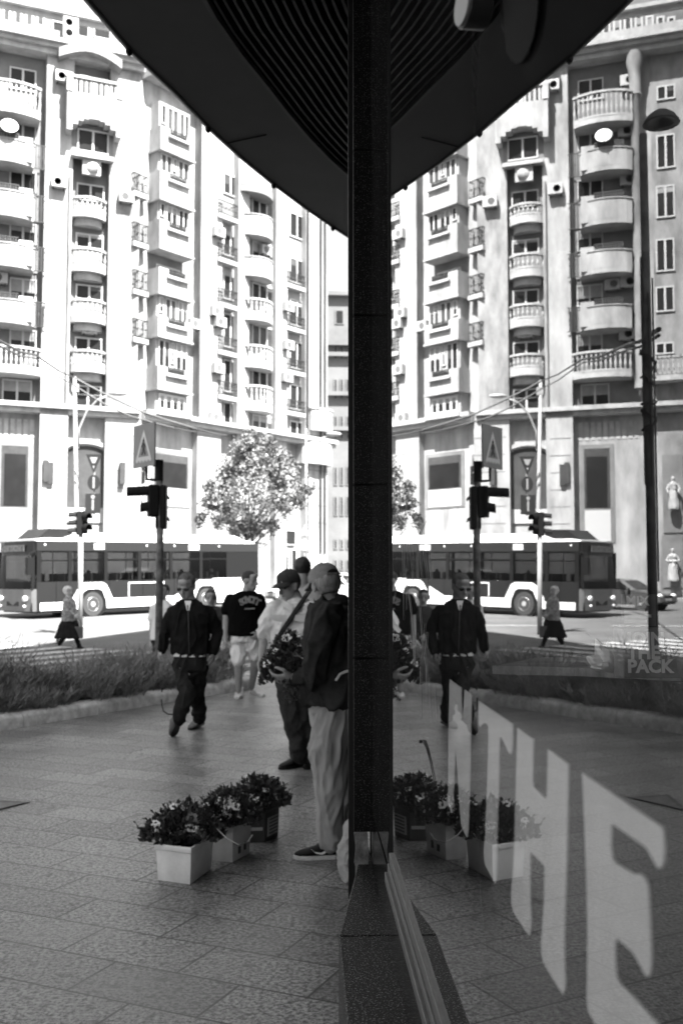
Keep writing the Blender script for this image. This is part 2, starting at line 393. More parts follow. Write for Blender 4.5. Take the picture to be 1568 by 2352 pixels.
# ledge: straight run, then the corner piece that follows the turn of the wall
def slab(pts, z0, z1, m): return m.prism([Vector((x, y, z0)) for x, y in pts], (0, 0, z1-z0))
gy = pg(778, 2150, LZ).y
m = MB(); slab([(-LW, -5), (0.004, -5), (0.004, gy-0.0015), (-LW, gy-0.0015)], LZ-0.38, LZ, m)
m.build('ledge', M_SILL, sb, bevel=0.004)
m = MB(); slab([(-LW, gy+0.0015), (0.004, gy+0.0015), (0.004, gy+0.90), (-0.004, gy+0.90)], LZ-0.38, LZ, m)
m.build('ledge', M_SILL, sb, bevel=0.004)
m = MB(); slab([(-0.06, -5), (0.004, -5), (0.004, 2.6), (-0.06, 2.6)], 0, LZ-0.385, m)
m.build('plinth', M_MORTAR, sb)
m = MB(); slab([(-0.002, -5), (0.03, -5), (0.03, YK0), (-0.002, YK0)], LZ+0.001, FZ0-0.001, m)
m.build('riser', M_BLACK, sb)
m = MB(); slab([(0.02, 3.5), (0.4, 3.5), (0.85, 6.4), (0.46, 6.4)], 0, 4.04, m)
slab([(0.46, 6.41), (0.9, 6.41), (1.6, 13.8), (1.2, 13.8)], 0, 4.04, m); slab([(1.2, 13.81), (1.6, 13.81), (4.0, 20.2), (3.6, 20.2)], 0, 4.04, m)
slab([(3.6, 20.21), (4.0, 20.21), (5.9, 25.3), (5.5, 25.3)], 0, 4.04, m)
m.build('side_wall', M_FLANGE, sb)
# shop windows and joints along the turned wall beyond the column
for (xa, ya, xb, yb) in ((.46, 6.41, 1.2, 13.8), (1.2, 13.81, 3.6, 20.2)):
    d = Vector((xb-xa, yb-ya, 0)); Ln = d.length; d.normalize(); n = Vector((-d.y, d.x, 0)); a0 = Vector((xa, ya, 0))
    for k in range(2):
        p0 = a0+d*(Ln*(.08+.47*k)); w = Ln*.38
        f = MB()
        for (u0, u1, z0, z1) in ((0, w, .8, .9), (0, w, 3.2, 3.3), (0, .08, .9, 3.2), (w-.08, w, .9, 3.2), (w/2-.04, w/2+.04, .9, 3.2)): f.prism([p0+d*u0+Vector((0, 0, z0)), p0+d*u1+Vector((0, 0, z0)), p0+d*u1+n*.05+Vector((0, 0, z0)), p0+d*u0+n*.05+Vector((0, 0, z0))], (0, 0, z1-z0))
        f = f.build('shop_window', M_ALU, sb); MB().prism([p0+d*.04+Vector((0, 0, .85)), p0+d*(w-.04)+Vector((0, 0, .85)), p0+d*(w-.04)+n*.02+Vector((0, 0, .85)), p0+d*.04+n*.02+Vector((0, 0, .85))], (0, 0, 2.4)).build('pane', mat('dark shop glass', .01, .06, .6), f)
# column: a narrow granite fin standing out from the window plane; steel flange on its left
def xat(u, Y):                          # X of the vertical seen at u, at distance Y along the wall
    r = ray(u, 1330); return cam_pos.x + r.x/r.y*Y
YK = 3.085
xl = xat(812, YK); joints = [343, 723, 1113, 1513]
zj = sorted([px(850, v, YK).z for v in joints]); zb = px(850, 1914, YK).z
m = MB(); m.box((xl+0.004, YK+0.006, zb+0.01), (0.02, YK+0.30, 4.04)); colo = m.build('column', M_DARK, sb)
zz = [zb] + zj + [4.04]
for a, b in zip(zz[:-1], zz[1:]):
    MB().box((xl, YK, a+0.003), (0.003, YK+0.028, b-0.003)).build('panel', M_GRAN, colo, bevel=0.0015)
YF = YK+0.05
m = MB(); m.box((xat(800, YF), YF, 0.0), (xat(815, YF), YF+0.02, 4.04)); m.build('flange', M_FLANGE, sb)
# crumbling mortar left bare below the column
m = MB(); ym = YK+0.03
pts = [px(u, v, ym) for u, v in ((816, 1911), (826, 1907), (838, 1908), (845, 1920), (846, 2060), (816, 2060), (817, 1995), (814, 1985), (817, 1950), (813, 1916))]
m.prism(pts, (0.0, 0.05, 0)); m.build('mortar_patch', M_MORTAR, sb)
# shop window
win = MB().box((-0.018, -5, FZ0), (0.006, YC-0.035, FZ0+0.022)).box((-0.011, -5, FZ0+0.0225), (0.006, YC-0.03, FZ0+0.04)).box((-0.007, -5, FZ0+0.0405), (0.006, YC-0.025, FZ1)).build('shop_window', M_ALU, sb, bevel=0.0012)
m = MB(); m.add([(0, -5, FZ0-0.002), (0, YK0+0.006, FZ0-0.002), (0, YK0+0.006, 4.04), (0, -5, 4.04)], ((0, 1, 2, 3),))
pn = m.build('pane', GLASS, win)
M_VINYL = mat('white vinyl film', 0.90, 0.55, 0.3, var=0.08, scale=9)
def on_glass(u, v, X=0.006):
    r = ray(u, v); return cam_pos + r*((X-cam_pos.x)/r.x)
def D1(x, y): return ((1560+x/1.568)/1.632653, (2500+y/1.568)/1.632653)
LET = {
 'N': [(195,75),(262,122),(271,340),(283,135),(325,165),(316,560),(307,900),(303,980),(297,1003),(285,985),(263,930),(255,840),(240,600),(228,465),(222,620),(216,790),(205,860),(186,800),(188,400)],
 'T': [(365,200),(563,338),(563,440),(560,490),(552,513),(545,510),(535,490),(520,455),(505,425),(492,410),(487,425),(485,600),(480,750),(474,1000),(471,1150),(469,1250),(463,1275),(455,1262),(405,1170),(396,1120),(395,1080),(405,980),(412,800),(418,600),(423,420),(421,350),(412,335),(400,332),(385,340),(372,355),(367,340),(365,280)],
 'H': [(592,362),(686,428),(684,560),(682,670),(688,708),(760,777),(766,760),(770,600),(771,485),(892,572),(888,800),(882,1100),(872,1400),(866,1600),(868,1750),(874,1850),(868,1905),(857,1927),(848,1910),(745,1740),(735,1690),(732,1620),(742,1500),(750,1350),(752,1180),(745,1165),(672,1088),(668,1100),(664,1250),(668,1400),(673,1500),(668,1565),(660,1580),(650,1565),(570,1445),(558,1395),(556,1330),(565,1230),(573,1100),(581,800),(588,550)],
 'E': [(973,625),(1442,945),(1450,1000),(1455,1080),(1450,1150),(1437,1180),(1420,1185),(1405,1165),(1370,1100),(1345,1060),(1150,925),(1143,950),(1142,1060),(1150,1120),(1170,1155),(1280,1222),(1310,1218),(1335,1235),(1355,1275),(1362,1350),(1368,1500),(1376,1650),(1378,1750),(1370,1805),(1355,1823),(1340,1810),(1300,1730),(1270,1680),(1170,1590),(1165,1650),(1167,1760),(1175,1830),(1200,1870),(1290,1960),(1415,2101),(1500,2190),(1490,2330),(1460,2350),(1250,2330),(1050,2101),(1010,2030),(1000,1960),(1002,1850),(1005,1600),(1000,1300),(985,900)]}
for k, pts in LET.items():
    MB().prism([on_glass(*D1(x, y)) for x, y in pts], (0.0012, 0, 0)).build('letter', M_VINYL, win)
M_SCR = mat('scratch marks', 0.5, 0.8, 0.2); M_SCRD = mat('dark smear', 0.03, 0.6, 0.2)
def D6(x, y): return ((1450+x/2.94)/1.632653, (1900+y/2.94)/1.632653)
m = MB()
for ln in ([(160,0),(150,200),(165,420),(178,800),(180,1250)], [(185,370),(192,640),(205,830),(215,1140)], [(235,330),(250,470),(268,650),(280,790)], [(290,400),(284,700),(282,900)],
           [(220,380),(222,560),(230,690)], [(345,390),(322,560),(310,800)], [(358,340),(370,620),(378,830)], [(380,390),(410,580),(445,830)], [(425,480),(445,680),(465,820)], [(275,240),(300,215),(330,240),(358,310),(395,200),(425,150)],
           [(205,840),(250,1050),(290,1400),(300,1760)], [(240,950),(275,1280),(310,1560),(318,1740)], [(345,900),(365,1200),(390,1560),(400,1620)], [(415,1290),(400,1560),(365,1720)], [(440,1380),(425,1560),(405,1700)], [(405,1600),(430,1760),(435,2150)], [(100,860),(85,960),(75,1040)],
           [(365,1760),(372,2100),(370,2330)], [(520,1960),(535,2200),(545,2340)], [(460,1850),(470,2150),(482,2330)], [(290,1560),(296,1700),(300,1760)], [(460,420),(470,640),(480,800)]):
    P = [on_glass(*D6(x, y), X=-0.0012) for x, y in ln]
    w = random.uniform(0.0003, 0.0007)
    MB().tube(P, [w*0.5]+[w]*(len(P)-2)+[w*0.3], n=4, flat=0.3).build('scratch', M_SCR, win)
def D8(x, y): return D1(x, y)
m = MB(); m.tube([on_glass(*D1(x, y), X=-0.0012) for x, y in ((20,450),(28,432),(42,434),(62,480),(82,560),(98,640),(108,690))], [0.001,0.0032,0.003,0.0016,0.001,0.0007,0.0004], n=5, flat=0.3)
m.build('paint_stroke', M_SCRD, win)

# canopy: curved outer lip, smooth soffit, ribbed inner soffit
CZ = 4.05
outer = [(214,16),(317,135),(403,209),(513,328),(595,394),(669,455),(740,503),(803,548)]
inner = [(474,0),(526,86),(604,180),(698,303),(803,406)]
OP = [pg(u, v, CZ) for u, v in outer]; IP = [pg(u, v, CZ) for u, v in inner]
def extend(P, back, fw, shade_bulge=0.0):
    d = (P[1]-P[0]).normalized(); dd = Vector((d.x*0.85, d.y, 0)).normalized(); e = (P[-1]-P[-2]).normalized()
    a = [P[0] - dd*k - Vector((shade_bulge*(1-math.exp(-max(0, k-.9)/2.2)), 0, 0)) for k in back]; b = []; q = P[-1]; ang = 0
    for k in fw:
        e = Matrix.Rotation(R(-5), 3, 'Z') @ e; q = q + e*k; b.append(q.copy())
    return a + P + b
def smoothline(P, it=2):
    for _ in range(it):
        Q = [P[0]]
        for a, b in zip(P[:-1], P[1:]): Q += [a*0.75+b*0.25, a*0.25+b*0.75]
        P = Q + [P[-1]]
    return P
OL = smoothline(extend(OP, (9, 6.5, 5, 3.7, 2.7, 1.8, 0.9), (1.2,)*7, 6.5)); IL = smoothline(extend(IP, (9, 5, 2.5, 1.0), (1.0,)*7))  # unseen run behind the camera is pushed outward to shade the near paving
canopy = None
wallx = lambda y: 0.0 if y < YC else 0.127*(y-YC)
m = MB(); n = min(len(OL), len(IL))
def resample(P, n):
    L = [0]
    for a, b in zip(P[:-1], P[1:]): L.append(L[-1]+(b-a).length)
    out = []; j = 0
    for k in range(n):
        t = L[-1]*k/(n-1)
        while j < len(P)-2 and L[j+1] < t: j += 1
        f = (t-L[j])/max(1e-9, L[j+1]-L[j]); out.append(P[j].lerp(P[j+1], f))
    return out
NO = resample(OL, 60); NI = resample(IL, 60)
m = MB()
m.loft([[NO[k], NI[k], NI[k]+Vector((0, 0, .28)), NO[k]+Vector((0, 0, .28))] for k in range(60)])
canopy = m.build('canopy', M_SOFF, sb)
m = MB()                                  # lip with small fixing clips
m.tube([p+Vector((0, 0, 0.03)) for p in NO], 0.035, n=8)
for k in range(8, 60, 2): m.ell(NO[k]+Vector((-0.012, 0, 0.0)), (0.016, 0.03, 0.022), nu=8, nv=6)
m.build('canopy_lip', M_FLANGE, canopy, smooth=True)
for (a, b) in ((0.34, 0),):               # seam across the soffit
    m = MB(); A = pg(519, 330, CZ-0.003); B = pg(612, 310, CZ-0.003); m.prism([A+Vector((0, -.006, 0)), B+Vector((0, -.006, 0)), B+Vector((0, .006, 0)), A+Vector((0, .006, 0))], (0, 0, 0.002)); m.build('seam', M_DARK, canopy)
m = MB(); m.prism([NI[0]+Vector((0, 0, 0.07)), ] + [p+Vector((0, 0, 0.07)) for p in NI[1:]] + [Vector((9, NI[-1].y, CZ+.07)), Vector((9, NI[0].y, CZ+.07))], (0, 0, 0.2))
m.build('soffit_void', M_DARK, canopy)
m = MB(); NI2 = resample(IL, 90)
for r in range(70):
    o = 0.03 + r*0.040; line = []
    for k, p in enumerate(NI2):
        d = (NI2[min(k+1, 89)] - NI2[max(k-1, 0)]).normalized(); nn = Vector((d.y, -d.x, 0)); line.append(p + nn*o + Vector((0, 0, 0.0)))
    rings = []
    for k, p in enumerate(line):
        d = (line[min(k+1, 89)] - line[max(k-1, 0)]).normalized(); nn = Vector((d.y, -d.x, 0))
        rings.append([p - nn*0.010 + Vector((0, 0, 0.05)), p - nn*0.006, p + nn*0.006, p + nn*0.010 + Vector((0, 0, 0.05))])
    m.loft(rings)
rb = m.build('ribbed_soffit', M_RIB, canopy)
m = MB(); m.tube([p+Vector((0, 0, -0.004)) for p in NI], 0.016, n=6); m.build('soffit_trim', M_RIB, canopy)

# interior seen through the glass
room = thing('shop_interior', 'dark unlit shop interior behind the big window', 'room', (3, 3, 0))
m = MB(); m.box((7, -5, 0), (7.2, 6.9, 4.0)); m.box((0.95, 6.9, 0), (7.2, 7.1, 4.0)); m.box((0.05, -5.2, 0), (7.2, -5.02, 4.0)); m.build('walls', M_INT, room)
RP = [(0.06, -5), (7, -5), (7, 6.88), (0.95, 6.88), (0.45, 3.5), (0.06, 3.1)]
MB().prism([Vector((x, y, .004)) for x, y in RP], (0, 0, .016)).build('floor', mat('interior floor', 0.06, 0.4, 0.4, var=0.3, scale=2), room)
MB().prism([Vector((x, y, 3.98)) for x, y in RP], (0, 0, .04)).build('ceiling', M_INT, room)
M_PALE = mat('pale plaster', 0.85, 0.7, 0.3, var=0.1, scale=3)
a = px(963, 1176, 4.0); b = px(1018, 1176, 4.0)
MB().box((a.x, a.y, 2.9), (b.x, a.y+0.12, 3.97)).build('pillar', M_PALE, room)
M_WOOD = mat('worn table wood', 0.34, 0.45, 0.4, var=0.6, scale=5, stretch=(1, 14, 1)); M_CBL = mat('black counter', 0.015, 0.5, 0.4)
ZCT = 2.5
ct = thing('counter', 'black shop counter with a worn wooden top behind the glass', 'counter', px(1500, 1545, ZCT))
TZ = px(1400, 1545, ZCT).z
top = [pg(1130, 1548, TZ), pg(1330, 1553, TZ), pg(1600, 1566, TZ), pg(1900, 1580, TZ), pg(1900, 1515, TZ), pg(1240, 1527, TZ)]
MB().prism(top, (0, 0, 0.02)).build('counter_top', M_WOOD, ct)
MB().prism([p+Vector((0.02, 0.03, -TZ+.02)) for p in top], (0, 0, TZ-.025)).build('base', M_CBL, ct)
M_KRAFT = mat('grey carton', 0.22, 0.8, 0.2, var=0.15, scale=6); M_WHT = mat('white print', 0.95, 0.7, 0.2); M_PAPER = mat('white paper', 0.85, 0.8, 0.2, var=0.1, scale=9)
def text_mesh(name, body, m, size, parent, M, extrude=0.0, bold=0.0, align='CENTER', spacing=1.0):
    cu = bpy.data.curves.new('t', 'FONT'); cu.body = body; cu.size = size; cu.extrude = extrude; cu.offset = bold; cu.align_x = align; cu.space_character = spacing; cu.resolution_u = 3
    to = bpy.data.objects.new('t', cu); C.objects.link(to); dg = bpy.context.evaluated_depsgraph_get()
    me = bpy.data.meshes.new_from_object(to.evaluated_get(dg), depsgraph=dg); bpy.data.objects.remove(to); bpy.data.curves.remove(cu)
    me.transform((WM[parent.name].inverted() if parent is not None and parent.name in WM else Matrix()) @ M); me.name = name; me.materials.clear(); me.materials.append(m)
    o = bpy.data.objects.new(name, me); C.objects.link(o)
    if parent is not None: o.parent = parent; WM[o.name] = WM.get(parent.name, Matrix())
    return o
def facing(p, right=None):              # text plane at p: x to the right of the picture, y up, facing the camera
    x = right or rt; z = Vector((x.y, -x.x, 0)); return Matrix.Translation(p) @ Matrix((x, Vector((0, 0, 1)), z)).transposed().to_4x4()
bgp = pg(1512, 1558, TZ+.021)
bx = thing('carton', 'grey takeaway carton printed JOIN THE PACK on the counter', 'box', bgp)
bw_ = 0.075
m = MB(); m.prism([bgp-rt*bw_, bgp+rt*bw_, bgp+rt*bw_+fh*0.08, bgp-rt*bw_+fh*0.08], (0, 0, 0.105)); m.build('box', M_KRAFT, bx, bevel=0.004)
for k, wd in enumerate(('JOIN', 'THE', 'PACK')):
    text_mesh('print', wd, M_WHT, 0.038, bx, facing(bgp - rt*(bw_-0.008) + Vector((0, 0, 0.071-0.029*k)) - fh*0.0015), 0.0004, 0.0016, 'LEFT')
pp = pg(1412, 1543, TZ+.02)
m = MB(); m.ell((0, 0, 0.024), (0.062, 0.045, 0.030), nu=28, nv=16)
def crump(me):
    a = npv(me)
    for i, p in enumerate(a):
        q = Vector(p); d = abs(mnoise.noise(q*33))+abs(mnoise.noise(q*65))*0.5; a[i] = q*(0.62+0.75*d); a[i][2] = max(0.0, q.z*(0.55+1.1*d))
    spv(me, a)
o = m.build('paper', M_PAPER, None, post=crump); o.location = pp
tag(o, 'crumpled white paper lying on the counter beside the carton', 'paper')
cp2 = px(1462, 1438, 2.9)
cd2 = thing('menu_card', 'small pale card headed MIX standing in the shop', 'sign', cp2)
m = MB(); m.prism([cp2-rt*0.045, cp2+rt*0.055, cp2+rt*0.055+Vector((0, 0, .092)), cp2-rt*0.045+Vector((0, 0, .092))], fh*0.002); m.build('card', mat('card', 0.12, 0.7), cd2)
text_mesh('print', 'MIX', M_WHT, 0.039, cd2, facing(cp2-rt*0.032+Vector((0, 0, .06))-fh*0.001), 0.0003, 0.001, 'LEFT')
m = MB()
for k, w in enumerate((0.06, 0.078, 0.065)): m.box((0, 0, 0), (w, 0.008, 0.0005), facing(cp2-rt*0.037+Vector((0, 0, .040-.015*k))-fh*0.0015))
m.build('print', M_WHT, cd2)
MB().box((cp2.x-0.005, cp2.y+.004, TZ-.1), (cp2.x+.005, cp2.y+.012, cp2.z+.02)).build('stand', M_CBL, cd2)
# small spot lamp under the canopy, just outside the glass, with a dark drop shaped plate on the pane
YL = 1.04; sp = Vector((-0.022, YL, 1.65+1368/F*YL))
lm = thing('spot_lamp', 'small black spot lamp with a pale round lens hanging before the top of the glass', 'lamp', sp)
Mx = Matrix.Translation(sp) @ Vector((-.97, -.22, 0)).to_track_quat('Z', 'Y').to_matrix().to_4x4()
MB().lathe([(0.018, -0.015), (0.022, -0.013), (0.024, 0.012), (0.022, 0.014)], n=24, M=Mx).build('body', M_CBL, lm, autosmooth=40)
MB().lathe([(0.001, 0.014), (0.021, 0.014), (0.021, 0.016), (0.001, 0.016)], n=24, M=Mx).build('lens', mat('lamp lens glass', .35, .3, .5), lm)
MB().tube([sp+Vector((0, 0, .02)), sp+Vector((0, 0, 1.79))], 0.005).build('stem', M_CBL, lm)
P = [on_glass(u, v, X=-0.004) for u, v in ((1158, 85), (1162, 118), (1172, 138), (1184, 147), (1198, 140), (1212, 118), (1224, 85), (1232, 40), (1236, -30), (1152, -30))]
MB().prism(P, (0.002, 0, 0)).build('lamp_flag', mat('dark matt plate', 0.004, 0.7, 0.05), lm)
# ------------------------------------------------------------------ the apartment block across the road
class Fr:
    def __init__(s, O, S, N): s.O, s.S, s.N = O, S.normalized(), N.normalized()
    def p(s, a, n, z): q = s.O + s.S*a + s.N*n; return Vector((q.x, q.y, z))
    def sz(s, u, v, n=0.0):
        r = ray(u, v); t = (s.O + s.N*n - cam_pos).dot(s.N)/r.dot(s.N); q = cam_pos + r*t
        return (q-s.O).dot(s.S), q.z
    def E(s, u0, u1, v0, v1, n=0.0):
        um, vm = (u0+u1)/2, (v0+v1)/2
        return s.sz(u0, vm, n)[0], s.sz(u1, vm, n)[0], s.sz(um, v1, n)[1], s.sz(um, v0, n)[1]
    def box(s, m, s0, s1, z0, z1, n0, n1):
        a = [s.p(s0, n0, z0), s.p(s1, n0, z0), s.p(s1, n1, z0), s.p(s0, n1, z0)]
        m.prism(a, (0, 0, z1-z0)); return m
    def bow(s, m, s0, s1, z0, z1, n0, n1, b, k=10):
        pts = [s.p(s0, n0, z0)] + [s.p(s0+(s1-s0)*i/k, n1+b*math.sin(math.pi*i/k)**0.7, z0) for i in range(k+1)] + [s.p(s1, n0, z0)]
        m.prism(pts, (0, 0, z1-z0)); return m
def horiz(x, Z): return cw(x, Z, 0) - cam_pos.xy.to_3d()
def wdir(x, z): v = rt*x + fh*z; return v.normalized()
CORN = cw(-12.6, 62.1); mA, mB = 0.42, 1.2
FA = Fr(CORN, wdir(1, mA), wdir(mA, -1)); FB = Fr(CORN, wdir(1, mB), wdir(mB, -1))
def mir(u, Z=58.0):                       # picture column of a reflected thing -> column of the thing itself
    t = math.tan(math.atan((u-784)/F)+YAW) - 2*CAM_D/Z
    return 784 + F*math.tan(-math.atan(t)-YAW)
M_WALL = mat('stained white render', 0.24, 0.85, 0.2, var=0.38, scale=0.9, detail=9, stretch=(1, 1, .35))
M_WALL2 = mat('weathered grey render', 0.18, 0.9, 0.2, var=0.55, scale=0.9, detail=10, stretch=(1, 1, .4))
M_TRIM = mat('pale stone trim', 0.27, 0.8, 0.2, var=0.25, scale=1.5)
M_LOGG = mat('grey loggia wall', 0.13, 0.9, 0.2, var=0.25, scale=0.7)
M_WFR = mat('white window frame', 0.33, 0.5, 0.4)
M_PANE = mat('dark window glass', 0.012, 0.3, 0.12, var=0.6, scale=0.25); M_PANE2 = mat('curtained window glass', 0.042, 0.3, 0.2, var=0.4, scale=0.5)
M_RAIL = mat('black iron railing', 0.015, 0.6, 0.4)
M_GREYB = mat('far grey render', 0.11, 0.9, 0.2, var=0.2, scale=0.3)
BASE = 0.50
ab = thing('apartment_building', 'tall white apartment block with curved balconies turning round the street corner', 'building', CORN+Vector((0, 0, BASE)))
sA0 = FA.sz(-260, 1000)[0]; sB1 = FB.sz(752, 1000)[0]
zA = lambda u, v, n=0: FA.sz(u, v, n)[1]
zB = lambda u, v, n=0: FB.sz(u, v, n)[1]
ZT = zA(100, 118); ZC = zA(150, 935, .6); ZTOP = zA(100, -130)
# main wall mass (one body: both wings)
back = -14.0
foot = [FA.p(sA0, 0, BASE-.3), CORN+Vector((0, 0, BASE-.3)), FB.p(sB1, 0, BASE-.3), FB.p(sB1, back, BASE-.3), FA.p(sA0, back-6, BASE-.3)]
MB().prism(foot, (0, 0, ZT-BASE)).build('wall', M_WALL, ab)
foot = [FA.p(sA0, -1.2, ZT-.3), FA.p(0, -1.2, ZT-.3)+FB.N*0, FB.p(sB1*.55, -1.6, ZT-.3), FB.p(sB1*.55, back, ZT-.3), FA.p(sA0, back-6, ZT-.3)]
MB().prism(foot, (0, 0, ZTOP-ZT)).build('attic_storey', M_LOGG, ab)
NW = [0]; WR = random.Random(12); M_BLIND = mat('pale window blind', .20, .8, .2, var=.2, scale=2)
def window(fr, u0, u1, v0, v1, n=0.02, panes=2, dark=True, fw=0.09, raw=None):
    s0, s1, z0, z1 = raw or fr.E(u0, u1, v0, v1, n)
    m = MB(); d = 0.07
    fr.box(m, s0, s1, z0, z0+fw, n, n+d); fr.box(m, s0, s1, z1-fw, z1, n, n+d)
    fr.box(m, s0, s0+fw, z0+fw, z1-fw, n, n+d-.003); fr.box(m, s1-fw, s1, z0+fw, z1-fw, n, n+d-.003)
    for k in range(1, panes):
        c = s0+(s1-s0)*k/panes; fr.box(m, c-fw*.7, c+fw*.7, z0+fw, z1-fw, n, n+d-.002)
    w = m.build('window', M_WFR, ab)
    m = MB(); fr.box(m, s0+fw*.5, s1-fw*.5, z0+fw*.5, z1-fw*.5, n-.015, n+.02); m.build('pane', M_PANE if dark else M_PANE2, w); NW[0] += 1
    rr_ = WR.random()
    if rr_ < .45 and z1-z0 > .9:
        a_, b_ = (s0+fw, s1-fw) if rr_ < .25 else ((s0+fw, (s0+s1)/2-fw) if rr_ < .35 else ((s0+s1)/2+fw, s1-fw)); fr.box(MB(), a_, b_, z1-fw-(z1-z0)*WR.uniform(.15, .6), z1-fw, n+.02, n+.035).build('blind', M_BLIND if rr_ < .3 else M_PANE2, w)
    return w
def pillar(fr, u0, u1, z0, z1, n1, n0=-.05, m=None, name='pillar', vref=700):
    s0, s1 = fr.sz(u0, vref, n1)[0], fr.sz(u1, vref, n1)[0]
    return fr.box(MB(), s0, s1, z0, z1, n0, n1).build(name, m or M_WALL, ab)
def cornice(fr, s0, s1, z, steps, name='cornice', mm=None):
    m = MB()
    for (h0, h1, n1) in steps: fr.box(m, s0, s1, z+h0, z+h1, -.02, n1)
    return m.build(name, mm or M_TRIM, ab)
def balcony(fr, s0, s1, zs, ztop, nd, style='balus', b=0.0, n0=0.0, slab=0.22, base=0.0):
    m = MB()
    fr.bow(m, s0, s1, zs, zs+slab, n0, nd, b) if b else fr.box(m, s0, s1, zs, zs+slab, n0, nd)
    L = s1-s0; k = 10
    def path(ns, ins=0.06):
        e = lambda t: fr.p(s0+ins+(L-2*ins)*t, nd-ins+(b*math.sin(math.pi*t)**0.7 if b else 0), 0)
        return [fr.p(s0+ins, n0+.05, 0)]+[e(i/ns) for i in range(ns+1)]+[fr.p(s1-ins, n0+.05, 0)]
    def band(mm, z0, z1, w):
        P = path(k); 
        for p, q in zip(P[:-1], P[1:]):
            d = (q-p); 
            if d.length < 1e-4: continue
            nn = Vector((-d.y, d.x, 0)).normalized()*w*.5; d = d.normalized()*w*.3
            a = [p-d-nn, q+d-nn, q+d+nn, p-d+nn]
            mm.prism([x+Vector((0, 0, z0)) for x in a], (0, 0, z1-z0))
    if style == 'balus':
        band(m, zs+slab, zs+slab+.12+base, 0.16); band(m, ztop-.14, ztop, 0.2)
        o = m.build('balcony', M_TRIM, ab)
        bm_ = MB(); P = path(max(6, int(L/.28)))
        for p in P[1:-1]: bm_.lathe([(.05, 0), (.045, .1), (.085, .3), (.04, .62), (.06, .72), (.06, 1.0)], n=6, M=Matrix.Translation(p+Vector((0, 0, zs+slab+.1+base))) @ Matrix.Diagonal((1, 1, max(.1, ztop-.12-zs-slab-.1-base), 1)))
        bm_.build('balusters', M_TRIM, o)
    elif style == 'solid':
        band(m, zs+slab, ztop, 0.14); band(m, ztop, ztop+.07, 0.24); o = m.build('balcony', M_WALL, ab)
    else:
        o = m.build('balcony', M_TRIM, ab)
    if style == 'rail' or style == 'solidrail':
        r = MB(); band(r, ztop-.05, ztop, 0.06); band(r, zs+slab+.06, zs+slab+.1, 0.05)
        P = path(max(5, int(L/.16)))
        for p in P[1:-1]: r.tube([p+Vector((0, 0, zs+slab)), p+Vector((0, 0, ztop))], .03, n=4)
        for p in P[1:-1:2]: r.lathe([(.02, -.1), (.075, 0), (.02, .1)], c=tuple(p+Vector((0, 0, (zs+slab+ztop)/2))), n=6)
        r.build('railing', M_RAIL, o)
    return o
def rail_strip(fr, s0, s1, z0, z1, n, parent):
    m = MB(); fr.box(m, s0, s1, z1-.05, z1, n-.03, n+.03); fr.box(m, s0, s1, z0, z0+.04, n-.03, n+.03); c = s0; i = 0
    while c < s1:
        fr.box(m, c-.03, c+.03, z0, z1, n-.018, n+.018)
        if i % 2 == 0: fr.box(m, c-.06, c+.06, (z0+z1)/2-.06, (z0+z1)/2+.06, n-.012, n+.012)
        c += .15; i += 1
    return m.build('railing', M_RAIL, parent)

# --- pillars and cornices of the left wing
ZP = ZT-0.1
pillar(FA, 98, 162, BASE, ZP, 0.75); pillar(FA, 247, 318, ZC, ZP, 0.75, m=M_WALL2); pillar(FA, 247, 330, BASE, ZC, 0.62)
pillar(FA, mir(1500), mir(1568)-40, BASE, ZP, 0.12, m=M_WALL2)
sL0 = sA0; s95 = FA.sz(97, 900, .7)[0]; s320 = FA.sz(322, 900, .7)[0]
cornice(FA, sL0, s320, ZT, [(-.55, -.2, 1.0), (-.2, .05, 1.25), (.05, .3, 1.5)])
cornice(FA, sL0, s320, ZT, [(.31, 1.25, 0.5)], 'parapet', M_WALL)
cornice(FA, sL0, s320-.6, zA(60, 25), [(-.2, .1, .2), (.1, .35, .5)])
cornice(FA, sL0, s320, ZC, [(-.45, -.15, .75), (-.15, .12, 1.0)])
cornice(FB, -.4, sB1, ZC, [(-.45, -.15, .85), (-.15, .12, 1.1)])
# arched pediment over the arch bay
m = MB(); sc, zc = FA.sz(208, 140, 1.3); 
for k in range(12):
    t0, t1 = -1+k/6, -1+(k+1)/6; h = lambda t: 0.75*math.cos(t*1.45)
    a = [FA.p(sc+t0*1.9, 0.6, zc+h(t0)-.3), FA.p(sc+t1*1.9, 0.6, zc+h(t1)-.3), FA.p(sc+t1*1.9, 0.6, zc+h(t1)+.25), FA.p(sc+t0*1.9, 0.6, zc+h(t0)+.25)]
    m.prism(a, FA.N*0.95)
m.build('pediment', M_WALL2, ab)
# --- arch bay C (u 165..245)
s0c, s1c = FA.sz(163, 600, .4)[0], FA.sz(246, 600, .4)[0]
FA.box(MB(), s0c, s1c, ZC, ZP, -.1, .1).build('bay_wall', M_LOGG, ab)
window(FA, 183, 250, 178, 224, .75, 2, False)
m = MB(); e = FA.E(155, 280, 218, 284, 1.6); FA.box(m, e[0], e[1], e[2]+.3, e[3], .1, 1.6)
for k in range(10):
    t0, t1 = k/10, (k+1)/10; f = lambda t: .3-0.9*abs(2*t-1)**2.6
    FA.box(m, e[0]+(e[1]-e[0])*t0, e[0]+(e[1]-e[0])*t1, e[2]+min(f(t0), f(t1)), e[2]+.3, .1, 1.6)
m.build('balcony', M_WALL, ab)
m = MB(); FA.box(m, e[0]-.1, e[1]+.1, e[3]+.9, e[3]+1.05, 1.3, 1.65)
kk = e[0]+.15
while kk < e[1]: FA.box(m, kk, kk+.14, e[3], e[3]+.9, 1.42, 1.56); kk += .3
